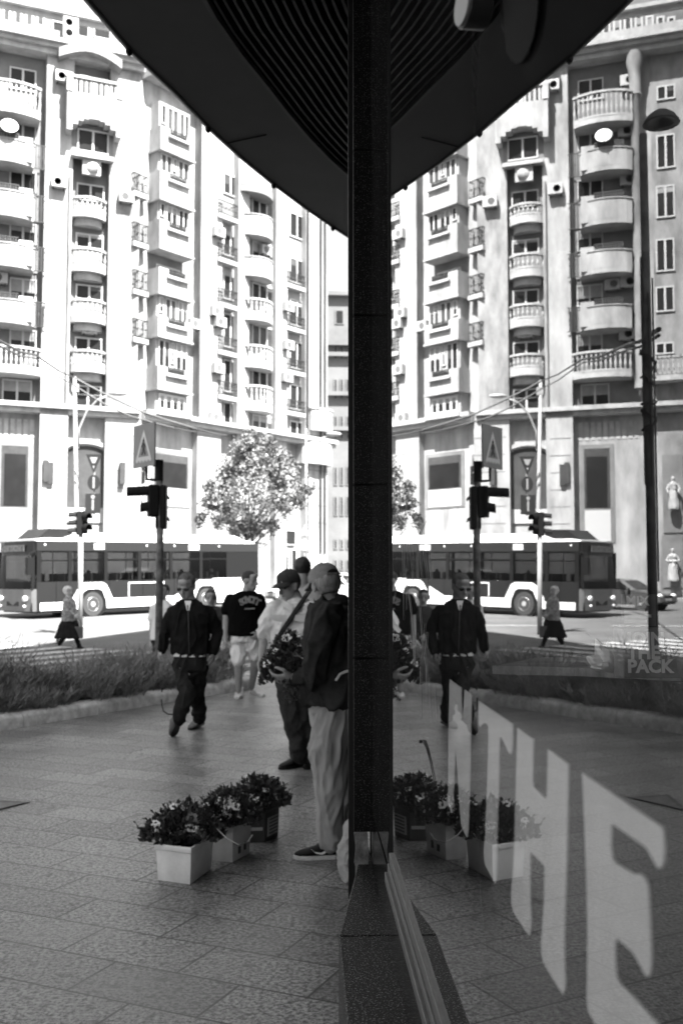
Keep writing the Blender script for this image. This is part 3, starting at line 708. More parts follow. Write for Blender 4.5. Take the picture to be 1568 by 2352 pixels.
FA.box(m, e[0]-.05, e[0]+.3, e[3], e[3]+1.15, 1.2, 1.66); FA.box(m, e[1]-.3, e[1]+.05, e[3], e[3]+1.15, 1.2, 1.66)
m.build('balustrade', M_TRIM, ab)
FA.box(MB(), *FA.E(165, 260, 290, 362, .76), .7, .765).build('recess_wall', M_LOGG, ab)
window(FA, 178, 250, 300, 352, .78, 2, True); 
m = MB(); e = FA.E(165, 262, 355, 364, 1.1); FA.box(m, *e, .7, 1.2); e = FA.E(190, 232, 368, 402, .9); FA.box(m, e[0], e[1], e[2], e[3], .7, .95); m.ell(FA.p((e[0]+e[1])/2, .95, (e[2]+e[3])/2), (.45, .2, .35), nu=12, nv=8); m.build('ornament', M_TRIM, ab)
for u0, u1, v0, v1 in ((176, 240, 424, 462), (174, 238, 538, 572), (174, 236, 655, 690), (172, 235, 776, 808), (170, 234, 886, 938)): window(FA, u0, u1, v0, v1, .12, 2, True)
for v0, v1 in ((453, 512), (570, 637), (688, 754), (804, 868)):
    e = FA.E(165, 246, v0, v1, .9); balcony(FA, e[0], e[1], e[2]+.35, e[3], .55, 'balus', .55, n0=.05, slab=.5)
    m = MB(); FA.bow(m, e[0]+.2, e[1]-.2, e[2]-.1, e[2]+.35, .05, .35, .4); m.build('bracket', M_TRIM, ab)
s, z = FA.sz(163, 400, .9); m = MB(); m.tube([FA.p(s, .86, z), FA.p(s, .86, ZC)], .09); m.build('downpipe', M_WALL2, ab)
# ground storey of the left wing
def arch(fr, u0, u1, v0, v1, n):
    e = fr.E(u0, u1, v0, v1, n); r = (e[1]-e[0])/2; c = (e[0]+e[1])/2; zs = e[3]-r*.45
    P = [fr.p(e[0], n, e[2]), fr.p(e[1], n, e[2])]+[fr.p(c+r*math.cos(a), n, zs+r*.45*math.sin(a)) for a in np.linspace(0, math.pi, 13)]
    w = MB().prism([p+fr.N*0 for p in P], fr.N*.06).build('window', M_WFR, ab)
    P2 = [fr.p(e[0]+.15, n+.065, e[2]+.9), fr.p(e[1]-.15, n+.065, e[2]+.9)]+[fr.p(c+(r-.15)*math.cos(a), n+.065, zs+(r*.45-.12)*math.sin(a)) for a in np.linspace(0, math.pi, 13)]
    MB().prism(P2, fr.N*.01).build('pane', M_PANE2, w)
    m = MB(); A = np.linspace(0, math.pi, 13)
    for a, b in zip(A[:-1], A[1:]): m.prism([fr.p(c+r*math.cos(a), n, zs+r*.45*math.sin(a)), fr.p(c+r*math.cos(b), n, zs+r*.45*math.sin(b)), fr.p(c+(r+.25)*math.cos(b), n, zs+(r*.45+.25)*math.sin(b)), fr.p(c+(r+.25)*math.cos(a), n, zs+(r*.45+.25)*math.sin(a))], fr.N*.3)
    m.build('arch_moulding', M_TRIM, ab)
arch(FA, 147, 246, 1020, 1200, .05)
for u, v in ((106, 1085), (282, 1090), (mir(1290), 1090)):
    e = FA.E(u-6, u+6, v-28, v+22, .9); FA.box(MB(), e[0], e[1], e[2], e[3], .6, .95).build('wall_lamp', M_PANE2, ab)
def shopfront(fr, u0, u1, v0, v1, mid=None):
    e = fr.E(u0, u1, v0, v1, .05); w = fr.box(MB(), *e, -.05, .05).build('window', M_LOGG, ab)
    fr.box(MB(), e[0]+.25, e[1]-.25, e[2]+(e[3]-e[2])*.35, e[3]-.25, .05, .06).build('pane', M_PANE2, w)
    fr.box(MB(), e[0]+.42, e[1]-.38, e[2]+(e[3]-e[2])*.36, e[3]-.75, .06, .075).build('inner_screen', M_PANE, w)
    fr.box(MB(), e[0]+.25, e[1]-.25, e[2]+.1, e[2]+(e[3]-e[2])*.33, .05, .07).build('pane', M_WFR, w)
shopfront(FA, -8, 74, 1014, 1245); shopfront(FA, 320-2, 330, 1040, 1150)
# --- loggia bay L1 (u -48..97) with curved balconies
sl0, sl1 = FA.sz(-62, 600, 0)[0], FA.sz(98, 600, 0)[0]
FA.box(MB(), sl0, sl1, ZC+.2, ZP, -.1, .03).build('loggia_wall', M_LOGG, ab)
floors = [(184, 258, 158, 208), (308, 372, 272, 325), (426, 497, 392, 445), (547, 612, 512, 560), (676, 742, 640, 690), (793, 856, 757, 800)]
for i, (v0, v1, w0, w1) in enumerate(floors):
    e = FA.E(-46, 80, v0, v1, 1.5)
    if i in (0, 5): o = balcony(FA, e[0], e[1]+.4, e[2], e[3], 1.2, 'balus', .5, slab=.35)
    else:
        o = balcony(FA, e[0], e[1], e[2], e[3]-.35, 1.2, 'solid', .5, slab=.3)
        c = e[0]+(e[1]-e[0])*.70; FA.box(MB(), c, e[1]-.1, e[2]+.2, e[3], 1.0, 1.52).build('corner_block', M_WALL, o)
        rail_strip(FA, e[0]+.5, c, e[3]-.28, e[3]+.12, 1.55, o); rail_strip(FA, e[1], e[1]+.75, e[2]+.1, e[3]-.1, .9, o)
    window(FA, 22, 84, w0, w1, .05, 2, i not in (1,)); 
window(FA, 5, 74, 872, 924, .05, 2, True)
# engaged round column and the bay beyond it, seen only in the shop window
uc = mir(1465); s, _ = FA.sz(uc, 700, 1.0)
MB().lathe([(.42, ZC+1.0), (.31, ZC+1.6), (.31, ZT-3.4), (.42, ZT-3.2), (.31, ZT-3.0), (.40, ZT-1.6), (.50, ZT-1.2), (.50, ZT-.5)], c=tuple(FA.p(s, .7, 0)), n=16).build('column', M_WALL2, ab, autosmooth=35)
for v0, v1 in ((166, 200), (282, 362), (402, 478), (528, 605), (640, 700), (772, 800)): window(FA, mir(1545), mir(1502), v0, v1, .14, 2, True)
e = FA.E(mir(1568)-40, mir(1494), 800, 858, 1.3); balcony(FA, e[0], e[1], e[2], e[3], 1.2, 'balus', 0, slab=.35)
e = FA.E(mir(1568), mir(1520), 1035, 1220, .5); FA.box(MB(), *e, .1, .2).build('window', M_LOGG, ab); 
e = FA.E(mir(1568), mir(1520), 1225, 1350, .5); FA.box(MB(), *e, .1, .2).build('window', M_LOGG, ab)
# attic windows along the left wing
m = MB(); aw = []
for u in range(-150, 96, 26): window(FA, u, u+20, 4, 62, -1.17, 1, False, .12)
for u0, u1 in ((120, 150), (178, 205), (215, 255)): window(FA, u0, u1, 50, 90, -1.17, 1, True, .08)
# --- right wing: glazed projecting bay D (u 310..455)
pD = 1.15; d0, d1 = FB.sz(330, 700, pD)[0], FB.sz(442, 700, pD)[0]
d0 = max(d0, .35)
floorsD = [(300, 352), (401, 466), (513, 578), (622, 680), (733, 778), (846, 897)]     # parapet: top, slab underside at u = 400
for i, (v0, v1) in enumerate(floorsD):
    z1, z0 = FB.sz(400, v0, pD)[1], FB.sz(400, v1, pD)[1]
    m = MB(); FB.box(m, d0, d1, z0, z1-.35, -.05, pD); FB.box(m, d0, d0+.8, z1-.35, z1, -.05, pD); FB.box(m, d1-.6, d1, z1-.35, z1, -.05, pD)
    FB.box(m, d0-.08, d1+.08, z0-.12, z0, -.05, pD+.1)
    st = i in (0, 5)
    o = m.build('balcony', M_WALL, ab)
    FB.box(MB(), d0+.8, d1-.6, z1-.33, z1-.05, pD-.25, pD-.18).build('shaded_inset', M_PANE2, o)  # inset given a dark colour that stands for the shadow behind the railing
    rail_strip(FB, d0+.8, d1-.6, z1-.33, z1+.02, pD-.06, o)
    FB.box(MB(), d0+.6, d1-.4, z1-.62, z1-.52, pD, pD+.22).build('moulding', M_TRIM, o)
    zn = FB.sz(400, floorsD[i-1][1] if i else 240, pD)[1]
    if i == 3:                             # open loggia
        FB.box(MB(), d0, d1, z1, zn, -.05, .06).build('loggia_wall', M_LOGG, ab)
        window(FB, 0, 0, 0, 0, .08, 3, True, raw=(d0+.6, d0+2.6, z1+.1, zn-.7)); window(FB, 0, 0, 0, 0, .08, 2, True, raw=(d0+3.0, d1-.5, z1+.1, zn-.9))
    else:
        FB.box(MB(), d0+.1, d1-.1, z1, zn, -.05, pD-.32).build('bay_infill', M_WALL, ab)
        w = (d1-d0)/2
        lay = [(0, .2, .4), (.2, .62, 0), (.62, 1, 0)] if i % 2 == 0 else [(0, .42, 0), (.42, .58, .45), (.58, 1, .1)]
        for a_, b_, up_z in lay: window(FB, 0, 0, 0, 0, pD-.30, 2 if b_-a_ > .3 else 1, i in (5, 2) or up_z > .3, .08, raw=(d0+.2+(d1-d0-.35)*a_+.05, d0+.2+(d1-d0-.35)*b_-.05, z1-.1+up_z, zn-.16))
z1 = FB.sz(400, 897, pD)[1]; zl = ZC+.15
FB.box(MB(), d0+.1, d1-.1, zl, z1, -.05, pD-.32).build('bay_infill', M_WALL, ab); window(FB, 0, 0, 0, 0, pD-.30, 4, True, .15, raw=(d0+.3, d1-.3, zl+.1, z1-.25))
FB.box(MB(), d0-.05, d1+.05, ZC-.1, ZC+.14, -.02, pD+.1).build('bay_base', M_TRIM, ab)
for i, (v0, v1) in enumerate(((400, 425), (513, 540), (622, 650), (733, 760))):          # narrow side balconies against the corner pillar
    e = FB.E(318, 336, v0, v1+28, .6); balcony(FB, e[0]-.3, e[1]+.25, e[2], e[3], .55, 'rail', 0, slab=.3)
# pillars of the right wing
ZR = zB(340, 200); zcapB = ZT
for u0, u1, n1 in ((457, 510, .55), (547, 572, .55), (634, 660, .5), (702, 752, .5)): pillar(FB, u0, u1, BASE, zcapB, n1)
cornice(FB, -.2, sB1, ZT, [(-.55, -.2, 1.0), (-.2, .05, 1.25), (.05, .3, 1.5)])
# --- column F: balconettes
for v in (598, 700, 809, 911, 498):
    e = FB.E(502, 547, v-34, v, .7); balcony(FB, e[0], e[1], e[2]-.25, e[3], .75, 'rail', 0, slab=.28)
for v0, v1 in ((402, 450), (512, 590), (612, 690), (722, 800), (828, 902), (925, 985)): window(FB, 512, 545, v0, v1, .04, 2, True)
# --- column G: bowed balconies
for i, (v0, v1) in enumerate(((500, 546), (597, 640), (690, 740), (796, 848), (888, 946))):
    e = FB.E(572, 634, v0, v1, 1.0); balcony(FB, e[0], e[1], e[2], e[3], .6, 'balus' if i > 1 else 'solid', .75, slab=.4)
for v0, v1 in ((442, 500), (560, 598), (655, 692), (750, 798), (850, 890), (955, 1000)): window(FB, 578, 628, v0, v1, .05, 3, v0 not in (750, 955))
m = MB(); e = FB.E(566, 640, 436, 448, 1.2); FB.bow(m, e[0], e[1], e[2], e[3]+.2, 0, .6, .8); m.build('balcony_roof', M_LOGG, ab)
# --- column H: balconettes
for v in (658, 756, 855, 949):
    e = FB.E(660, 702, v-30, v, .6); balcony(FB, e[0], e[1], e[2]-.2, e[3], .6, 'rail', 0, slab=.28)
for v0, v1 in ((492, 548), (595, 652), (690, 750), (785, 848), (885, 942), (968, 1010)): window(FB, 664, 698, v0, v1, .04, 2, True)
for u in (455, 706, 736, 746):
    s, z = FB.sz(u, 960, .62); mm = MB(); mm.tube([FB.p(s, .66, ZC if u == 455 else BASE+3), FB.p(s, .66, ZT-1)], .07, n=6); mm.build('downpipe', M_PANE2 if u in (455, 746) else M_RAIL, ab)
# ground storey of the right wing
shopfront(FB, 348, 438, 1036, 1165)
for u0, u1, v0, v1 in ((655, 678, 1218, 1252), (655, 662, 1262, 1312), (668, 680, 1262, 1312)): window(FB, u0, u1, v0, v1, .08, 1, True, .06)
for (u0, u1, v0, v1, n1) in ((726, 774, 942, 990, 1.2), (706, 774, 1014, 1066, 1.2)):
    e = FB.E(u0, u1, v0, v1, n1); m = MB(); FB.bow(m, e[0], min(e[1], sB1), e[2], e[3], -.2, n1*.6, n1*.4); m.build('terrace', M_TRIM, ab)
    FB.bow(MB(), e[0]-.05, min(e[1], sB1)+.05, e[3], e[3]+.12, -.2, n1*.6+.06, n1*.4).build('terrace_coping', M_TRIM, ab)
# arched reliefs along the ground-storey frieze of the left part
m = MB()
for k in range(10):
    c = FA.sz(-60+k*15, 975, .1)[0]; FA.box(m, c-.12, c+.12, ZC-1.9, ZC-.8, 0, .03)
m.build('frieze', M_TRIM, ab)
# rustication joints on the ground storey pilasters
for (fr, u0, u1, n) in ((FA, 98, 146, .755), (FA, 250, 330, .625), (FB, 457, 510, .555), (FB, 702, 752, .505)):
    for v in (1000, 1040, 1080, 1120, 1160, 1200):
        e = fr.E(u0, u1, v, v+2, n); fr.box(MB(), e[0], e[1], e[2], e[3], n-.02, n+.006).build('joint', M_LOGG, ab)

# far-side pavement
m = MB(); q = [cw(-70, 44, 0.3), cw(-26, 52.5), FA.p(0, 3.2, 0)+FB.N*2, FB.p(sB1, 3.5, 0), cw(14, 92), cw(14, 140), cw(-70, 140)]
for p in q: p.z = 0.2
m.prism(q, (0, 0, BASE+.06-.2)); structure(m.build('far_pavement', mat('pale paving', 0.20, 0.85, 0.3, var=0.2, scale=0.5)))

# air conditioners
def ac_proto():
    t = thing('air_conditioner', '', 'air conditioner', (0, 0, 0))
    m = MB(); m.box((-.46, -.42, 0), (.46, -.06, .68)); m.build('casing', mat('ac casing', 0.27, 0.5, 0.4, var=.1, scale=4), t, bevel=.02)
    m = MB(); m.lathe([(.2, 0), (.215, .012), (.23, .0)], n=18, M=Matrix.Translation((-.1, -.425, .34)) @ Matrix.Rotation(R(90), 4, 'X')); m.lathe([(.001, .0), (.19, .001), (.19, .004), (.001, .004)], n=18, M=Matrix.Translation((-.1, -.421, .34)) @ Matrix.Rotation(R(90), 4, 'X')); m.build('fan', mat('fan grille', .08, .6), t)
    
    for x in (-.36, .30): MB().box((x, -.42, -.06), (x+.06, .0, -.005)).build('bracket', M_RAIL, t)
    return t
acs = [(FA, 145, 190, .75, 'on the pillar left of the arched top window'), (FA, 136, 432, .75, 'low on the pillar left of the bowed balconies'), (FA, 290, 466, .75, 'on the pillar right of the bowed balconies'),
       (FA, 162, 68, .5, 'upper one of two stacked behind the roof parapet'), (FA, 162, 92, .5, 'lower one of two stacked behind the roof parapet'), (FA, 205, 768, .12, 'hung above a window in the bowed balcony bay'),
       (FA, mir(1437), 172, .05, 'in the top loggia beside the round column'), (FA, mir(1432), 292, .05, 'in the loggia with the satellite dish'), (FA, mir(1438), 405, .05, 'in the loggia below the dish'), (FA, mir(1403), 652, .05, 'left of a pair in a shaded loggia'), (FA, mir(1440), 645, .05, 'right of a pair in a shaded loggia'), (FA, mir(1437), 768, .05, 'in the loggia over the long balustrade'),
       (FB, 501, 545, .5, 'highest on the narrow strip of iron balconettes'), (FB, 496, 727, .5, 'upper of two side by side on the balconette strip'), (FB, 504, 752, .5, 'lower of two side by side on the balconette strip'), (FB, 500, 858, .5, 'beside an iron balconette low down'), (FB, 493, 970, .5, 'just above the ground storey cornice'),
       (FB, 661, 716, .45, 'highest beside the right row of balconettes'), (FB, 661, 804, .45, 'middle one beside the right row of balconettes'), (FB, 658, 878, .45, 'lowest beside the right row of balconettes'), (FB, 608, 586, .1, 'inside an open bowed balcony'), (FB, 446, 757, .6, 'on the edge of the glazed bay')]
proto = ac_proto()
for i, (fr, u, v, n, wh) in enumerate(acs):
    s, z = fr.sz(u, v, n+.2); p = fr.p(s, n+.03, z)
    rot = math.atan2(fr.S.y, fr.S.x); M = Matrix.Translation(p) @ Matrix.Rotation(rot, 4, 'Z')
    lab = 'white air conditioner box ' + wh
    if i == 0: proto.location = p; proto.rotation_euler = (0, 0, rot); tag(proto, lab, None, 'air conditioners on the apartment block')
    else: dup(proto, loc=p, rotz=rot, label=lab, group='air conditioners on the apartment block')
s, z = FA.sz(22, 290, 1.8); p = FA.p(s, 1.85, z)
ds = thing('satellite_dish', 'white satellite dish on a left balcony', 'dish', p)
Md = Matrix.Translation(p) @ (FA.N+Vector((0, 0, .35))).normalized().to_track_quat('Z', 'Y').to_matrix().to_4x4()
MB().lathe([(.001, -.09), (.3, -.05), (.5, .03), (.52, .03), (.5, .05), (.3, -.03), (.001, -.07)], n=24, M=Md).build('dish', M_WFR, ds, smooth=True)
m = MB(); m.tube([Md @ Vector((0, -.45, .02)), Md @ Vector((0, -.15, .55))], .02); m.tube([p-Vector((0, 0, .1)), p-FA.N*.2-Vector((0, 0, .9))], .03); m.build('arm', M_RAIL, ds)

# the grey building down the side street
fz = 112.0; FC = Fr(cw(0, fz), wdir(1, .06), wdir(.06, -1))
fbd = thing('far_building', 'plain grey building with rows of windows at the end of the side street', 'building', cw(3, fz, BASE))
e = FC.E(752, 900, 680, 1335); FC.box(MB(), e[0], e[1]+14, BASE, e[3], -18, 0).build('wall', M_GREYB, fbd)
m = MB()
for v in (676, 790, 815, 905, 985): z = FC.sz(790, v)[1]; FC.box(m, e[0]-.2, e[1]+14, z-.25, z+.2, -.1, .6)
m.build('cornice', M_GREYB, fbd)
for row, (v0, v1) in enumerate(((712, 745), (793, 825), (870, 918), (955, 1010), (1072, 1115), (1140, 1185), (1238, 1262), (1285, 1310))):
    for u0, u1 in (((769, 790),) if row == 0 else ((766, 775), (780, 789), (794, 803), (820, 829), (836, 845), (860, 869), (884, 893), (908, 917), (940, 949), (966, 975))):
        q = FC.E(u0, u1, v0, v1); w = FC.box(MB(), *q, .0, .08).build('window', M_GREYB, fbd); FC.box(MB(), q[0]+.15, q[1]-.15, q[2]+.12, q[3]-.12, .08, .1).build('pane', M_PANE, w)
# ------------------------------------------------------------------ bus
M_BW = mat('white bus paint', 0.55, 0.25, 0.5, coat=0.5); M_BG = mat('dark grey bus paint', 0.012, 0.35, 0.2, coat=0.0, var=.1, scale=1); M_BB = mat('black gloss', 0.008, 0.2, 0.2)
M_TYRE = mat('tyre', 0.03, 0.8, 0.3); M_RIM = mat('wheel rim', 0.45, 0.35, 0.5, metal=0.6); M_TINT = glass_mat('tinted glass', tint=0.26, boost=0.35)
M_SEAT = mat('bus seat', 0.06, 0.8, 0.2, var=.3, scale=2); M_LAMP = mat('lamp lens', 0.8, 0.15, 0.6)
def rdir(x, z): v = wdir(x, z); return v
bp0 = cw(-11.7, 38.0, 0.11); bx_ = wdir(.65, .76); bx_.z = 0.0175; bx_.normalize(); by_ = wdir(-.76, .65); bz_ = bx_.cross(by_)
if bz_.z < 0: bz_ = -bz_
bus = thing('city_bus', 'long city bus with dark window band, white skirt and white roof turning on the road', 'bus', bp0)
set_matrix(bus, Matrix.Translation(bp0) @ Matrix((bx_, by_, bz_)).transposed().to_4x4())
L, Wd = 12.0, 2.55
B = lambda m, n, mt, par=bus, **k: m.build(n, mt, par, world=False, **k)
wins = [(0.35, 1.55), (1.72, 3.25), (3.42, 4.95), (5.12, 6.65), (6.82, 8.35), (8.52, 9.95)]
m = MB()
for y0, y1 in ((0, .06), (Wd-.06, Wd)):
    m.box((0.15, y0, .30), (L, y1, 1.42)); m.box((0.15, y0, 2.60), (L, y1, 2.72))
m.box((L-.06, .061, .3), (L, Wd-.061, 2.9)); m.box((.2, .061, .28), (L-.07, Wd-.061, .34)); m.box((.0, .1, .30), (.13, Wd-.1, .62))
B(m, 'body', M_BG)
m = MB(); e = 0.15
for w0, w1 in wins+[(10.1, 10.101)]:
    for y0, y1 in ((-.004, .06), (Wd-.06, Wd+.004)): m.box((e, y0, 1.421), (w0, y1, 2.599))
    e = w1
for y0, y1 in ((-.004, .06), (Wd-.06, Wd+.004)): m.box((10.1, y0, 1.421), (L+.002, y1, 2.599))
m.box((.3, -.006, .22), (L-.3, Wd+.006, .299)); B(m, 'window_pillars', M_BB)
for w0, w1 in wins:
    for y in (.02, Wd-.02):
        m = MB(); m.add([(w0, y, 1.42), (w1, y, 1.42), (w1, y, 2.6), (w0, y, 2.6)], ((0, 1, 2, 3),)); w = B(m, 'window', M_TINT)
        if w0 > 3: B(MB().box((w0, y-.012, 2.27), (w1, y+.012, 2.31)), 'window_bar', M_BB, w)
m = MB(); m.box((.15, -.012, 2.62), (L, .0, 3.0)); m.box((.15, Wd, 2.62), (L, Wd+.012, 3.0)); B(m, 'cant_panel', mat('mid grey bus paint', .016, .35, .2))
# roof with fairing
ring = lambda x, zt, ins: [Vector((x, 0.0+ins, 2.9)), Vector((x, 0.02+ins, zt-.12)), Vector((x, .22+ins, zt)), Vector((x, Wd-.22-ins, zt)), Vector((x, Wd-.02-ins, zt-.12)), Vector((x, Wd-ins, 2.9))]
B(MB().loft([ring(.18, 3.06, .0), ring(.6, 3.12, 0), ring(L-.3, 3.12, 0), ring(L, 3.04, .02)]), 'roof', M_BW, bevel=0)
B(MB().loft([ring(1.6, 3.14, .12), ring(2.3, 3.36, .12), ring(10.8, 3.36, .12), ring(11.5, 3.14, .12)]), 'roof_pod', M_BW)
B(MB().loft([[Vector((x, y, z)) for y, z in ((.5, 3.1), (.5, zt), (2.0, zt), (2.0, 3.1))] for x, zt in ((.5, 3.12), (1.0, 3.5), (1.9, 3.5), (2.2, 3.2))]), 'roof_pod', M_BG)
# white skirt, wheel arches, rear quarter
m = MB(); m.box((3.4, -.014, .32), (7.7, -.001, .70)); m.box((.3, -.014, .32), (1.75, -.001, .62)); m.box((9.7, -.014, .32), (L-.02, -.001, 1.42))
def prism_y(m, pts, y0, y1): m.prism([Vector((x, y0, z)) for x, z in pts], (0, y1-y0, 0))
for c in (2.7, 8.72):
    O = [(-.98, .32), (-.95, .75), (-.62, 1.24), (-.4, 1.36), (.45, 1.36), (.66, 1.26), (.95, .72), (.98, .32)]; I = [(-.66, .32), (-.64, .62), (-.44, 1.0), (-.24, 1.1), (.28, 1.1), (.46, 1.02), (.64, .62), (.66, .32)]
    for k in range(len(O)-1): prism_y(m, [(c+O[k][0], O[k][1]), (c+O[k+1][0], O[k+1][1]), (c+I[k+1][0], I[k+1][1]), (c+I[k][0], I[k][1])], -.022, -.001)
prism_y(m, [(6.9, .70), (7.75, .70), (7.75, 1.1)], -.013, -.001)
prism_y(m, [(9.3, .9), (9.7, .5), (9.7, 1.42), (9.1, 1.42)], -.0135, -.001)
B(m, 'skirt', M_BW)
for c in (2.7, 8.72): B(MB().lathe([(.001, 0), (.66, 0), (.66, .006), (.001, .006)], n=24, M=Matrix.Translation((c, -.003, .55)) @ Matrix.Rotation(R(90), 4, 'X')), 'wheel_well', M_BB)
m = MB()
for a, b in (((4.45, 1.28), (6.35, 1.33)), ((4.45, .75), (4.5, 1.28)), ((6.30, .75), (6.35, 1.28))): m.box((a[0], -.012, a[1]), (b[0], -.001, b[1]))
B(m, 'side_stripe', M_BW)
def wheel(par, c, r, w, Mloc=None):
    M = Matrix.Translation(c) @ Matrix.Rotation(R(90), 4, 'X')
    wo = MB().lathe([(r*.6, 0), (r*.97, .01), (r, .05), (r, w-.05), (r*.97, w), (r*.6, w)], n=28, M=M).build('wheel', M_TYRE, par, world=False, autosmooth=40)
    MB().lathe([(.001, .03), (r*.2, .03), (r*.22, w*.0+.05), (r*.45, .045), (r*.56, .02), (r*.62, .03), (r*.62, w-.02), (r*.56, w+.004), (r*.45, w-.05), (r*.25, w-.03), (r*.2, w+.01), (.001, w+.01)], n=28, M=M).build('rim', M_RIM, wo, world=False, autosmooth=40)
    m = MB()
    for k in range(8):
        a = k*math.pi/4; m.ell((c[0]+r*.34*math.cos(a), c[1]-w+.03, c[2]+r*.34*math.sin(a)), (.03, .02, .03), nu=6, nv=5)
    m.build('hub_bolts', M_BB, wo, world=False)
for c in (2.7, 8.72):
    wheel(bus, (c, .30, .49), .49, .33); wheel(bus, (c, Wd-.03, .49), .49, .3)
for x in (1.0, 3.5, 5.2, 6.9, 7.8, 9.2, 10.6): B(MB().box((x, -.0155, .34), (x+.018, -.0145, 1.40)), 'panel_joint', M_BB)
# front: screen, destination box, fascia, lights, mirror
fr_ring = lambda z, d: [Vector((.15, 0.0, z)), Vector((.04-d, .12, z)), Vector((-.04-d, .5, z)), Vector((-.06-d, Wd/2, z)), Vector((-.04-d, Wd-.5, z)), Vector((.04-d, Wd-.12, z)), Vector((.15, Wd, z))]
def front_band(z0, z1, d0, d1, name, mt):
    m = MB(); m.loft([fr_ring(z0, d0), fr_ring(z1, d1)], cap=False, closed=False); return B(m, name, mt)
front_band(.30, 1.15, .02, .06, 'fascia', mat('grey bus fascia', .09, .35, .5, var=.1, scale=2)); front_band(1.15, 2.45, .06, .0, 'windscreen', M_TINT); o = front_band(2.45, 3.0, .0, -.05, 'destination_box', M_BB)
m = MB(); m.box((-.10, .5, 2.6), (-.085, 2.1, 2.85))
B(m, 'display', mat('dim matrix display', .10, .6, .2, var=.9, scale=9))
for y in (.42, Wd-.42):
    m = MB(); m.ell((-.1, y, .78), (.06, .17, .11), nu=12, nv=8); B(m, 'headlight', M_LAMP, smooth=True)
    m = MB(); m.ell((-.09, y+.05, .5), (.05, .08, .07), nu=10, nv=6); B(m, 'fog_light', M_LAMP, smooth=True)
m = MB(); m.box((-.09, .85, .5), (-.075, 1.7, .68)); B(m, 'grille', M_BB)
m = MB(); m.tube([(.1, .0, 2.6), (-.3, -.18, 2.5), (-.32, -.2, 2.35)], .03); m.box((-.42, -.3, 1.7), (-.22, -.12, 2.36)); B(m, 'mirror', M_BB)
m = MB(); m.box((-.02, .05, 1.15), (.16, .12, 2.6)); m.box((-.02, Wd-.12, 1.15), (.16, Wd-.05, 2.6)); B(m, 'front_pillar', M_BB)
for x, w in ((2.75, .5), (7.7, .62)): m = MB(); m.box((x, -.02, 2.68), (x+w, -.013, 2.92)); B(m, 'logo_panel', M_BW, bevel=.004)
for x in (.5, 5.4, 6.9, 9.5): m = MB(); m.ell((x, -.015, 2.85), (.04, .02, .04), nu=8, nv=6); B(m, 'marker_light', M_LAMP)
for k in range(14):
    x = 1.2+k*.62
    for y in (.25, 1.75):
        m = MB(); m.box((x, y, .85), (x+.42, y+.5, .95)); m.box((x+.34, y, .95), (x+.44, y+.5, 1.72)); B(m, 'seat', M_SEAT)
m = MB()
for k in range(8): m.tube([(1.6+k*1.2, 1.15, .4), (1.6+k*1.2, 1.15, 2.7)], .02)
m.tube([(1.0, 1.1, 2.25), (10, 1.1, 2.25)], .02); B(m, 'handrail', M_RIM)

# passengers on the seats
m = MB(); m.tube([(0, 0, .0), (0, 0, .35), (.02, 0, .58)], [.17, .21, .13], n=10); m.ell((0, 0, .78), (.10, .085, .13)); m.tube([(0, 0, .55), (0, 0, .68)], .06); 
for s_ in (-.2, .2): m.tube([(.02, s_, .5), (-.05, s_*1.15, .22), (-.25, s_*.8, .12)], [.07, .055, .04], n=7)
pas = None
for k, (x, y) in enumerate(((5.3, .5), (7.0, .5), (7.65, 2.0), (9.5, .5), (3.9, 2.0), (9.0, 2.0))):
    if pas is None: pas = B(m, 'person', mat('passenger clothes', .05, .9, .1, var=.8, scale=3), None, remesh=.03, smooth=True); o = pas
    else: o = pas.copy(); C.objects.link(o)
    o.matrix_world = bus.matrix_world @ Matrix.Translation((x, y, .95)); tag(o, 'dark seated passenger behind a window of the city bus', 'person', 'passengers in the bus')

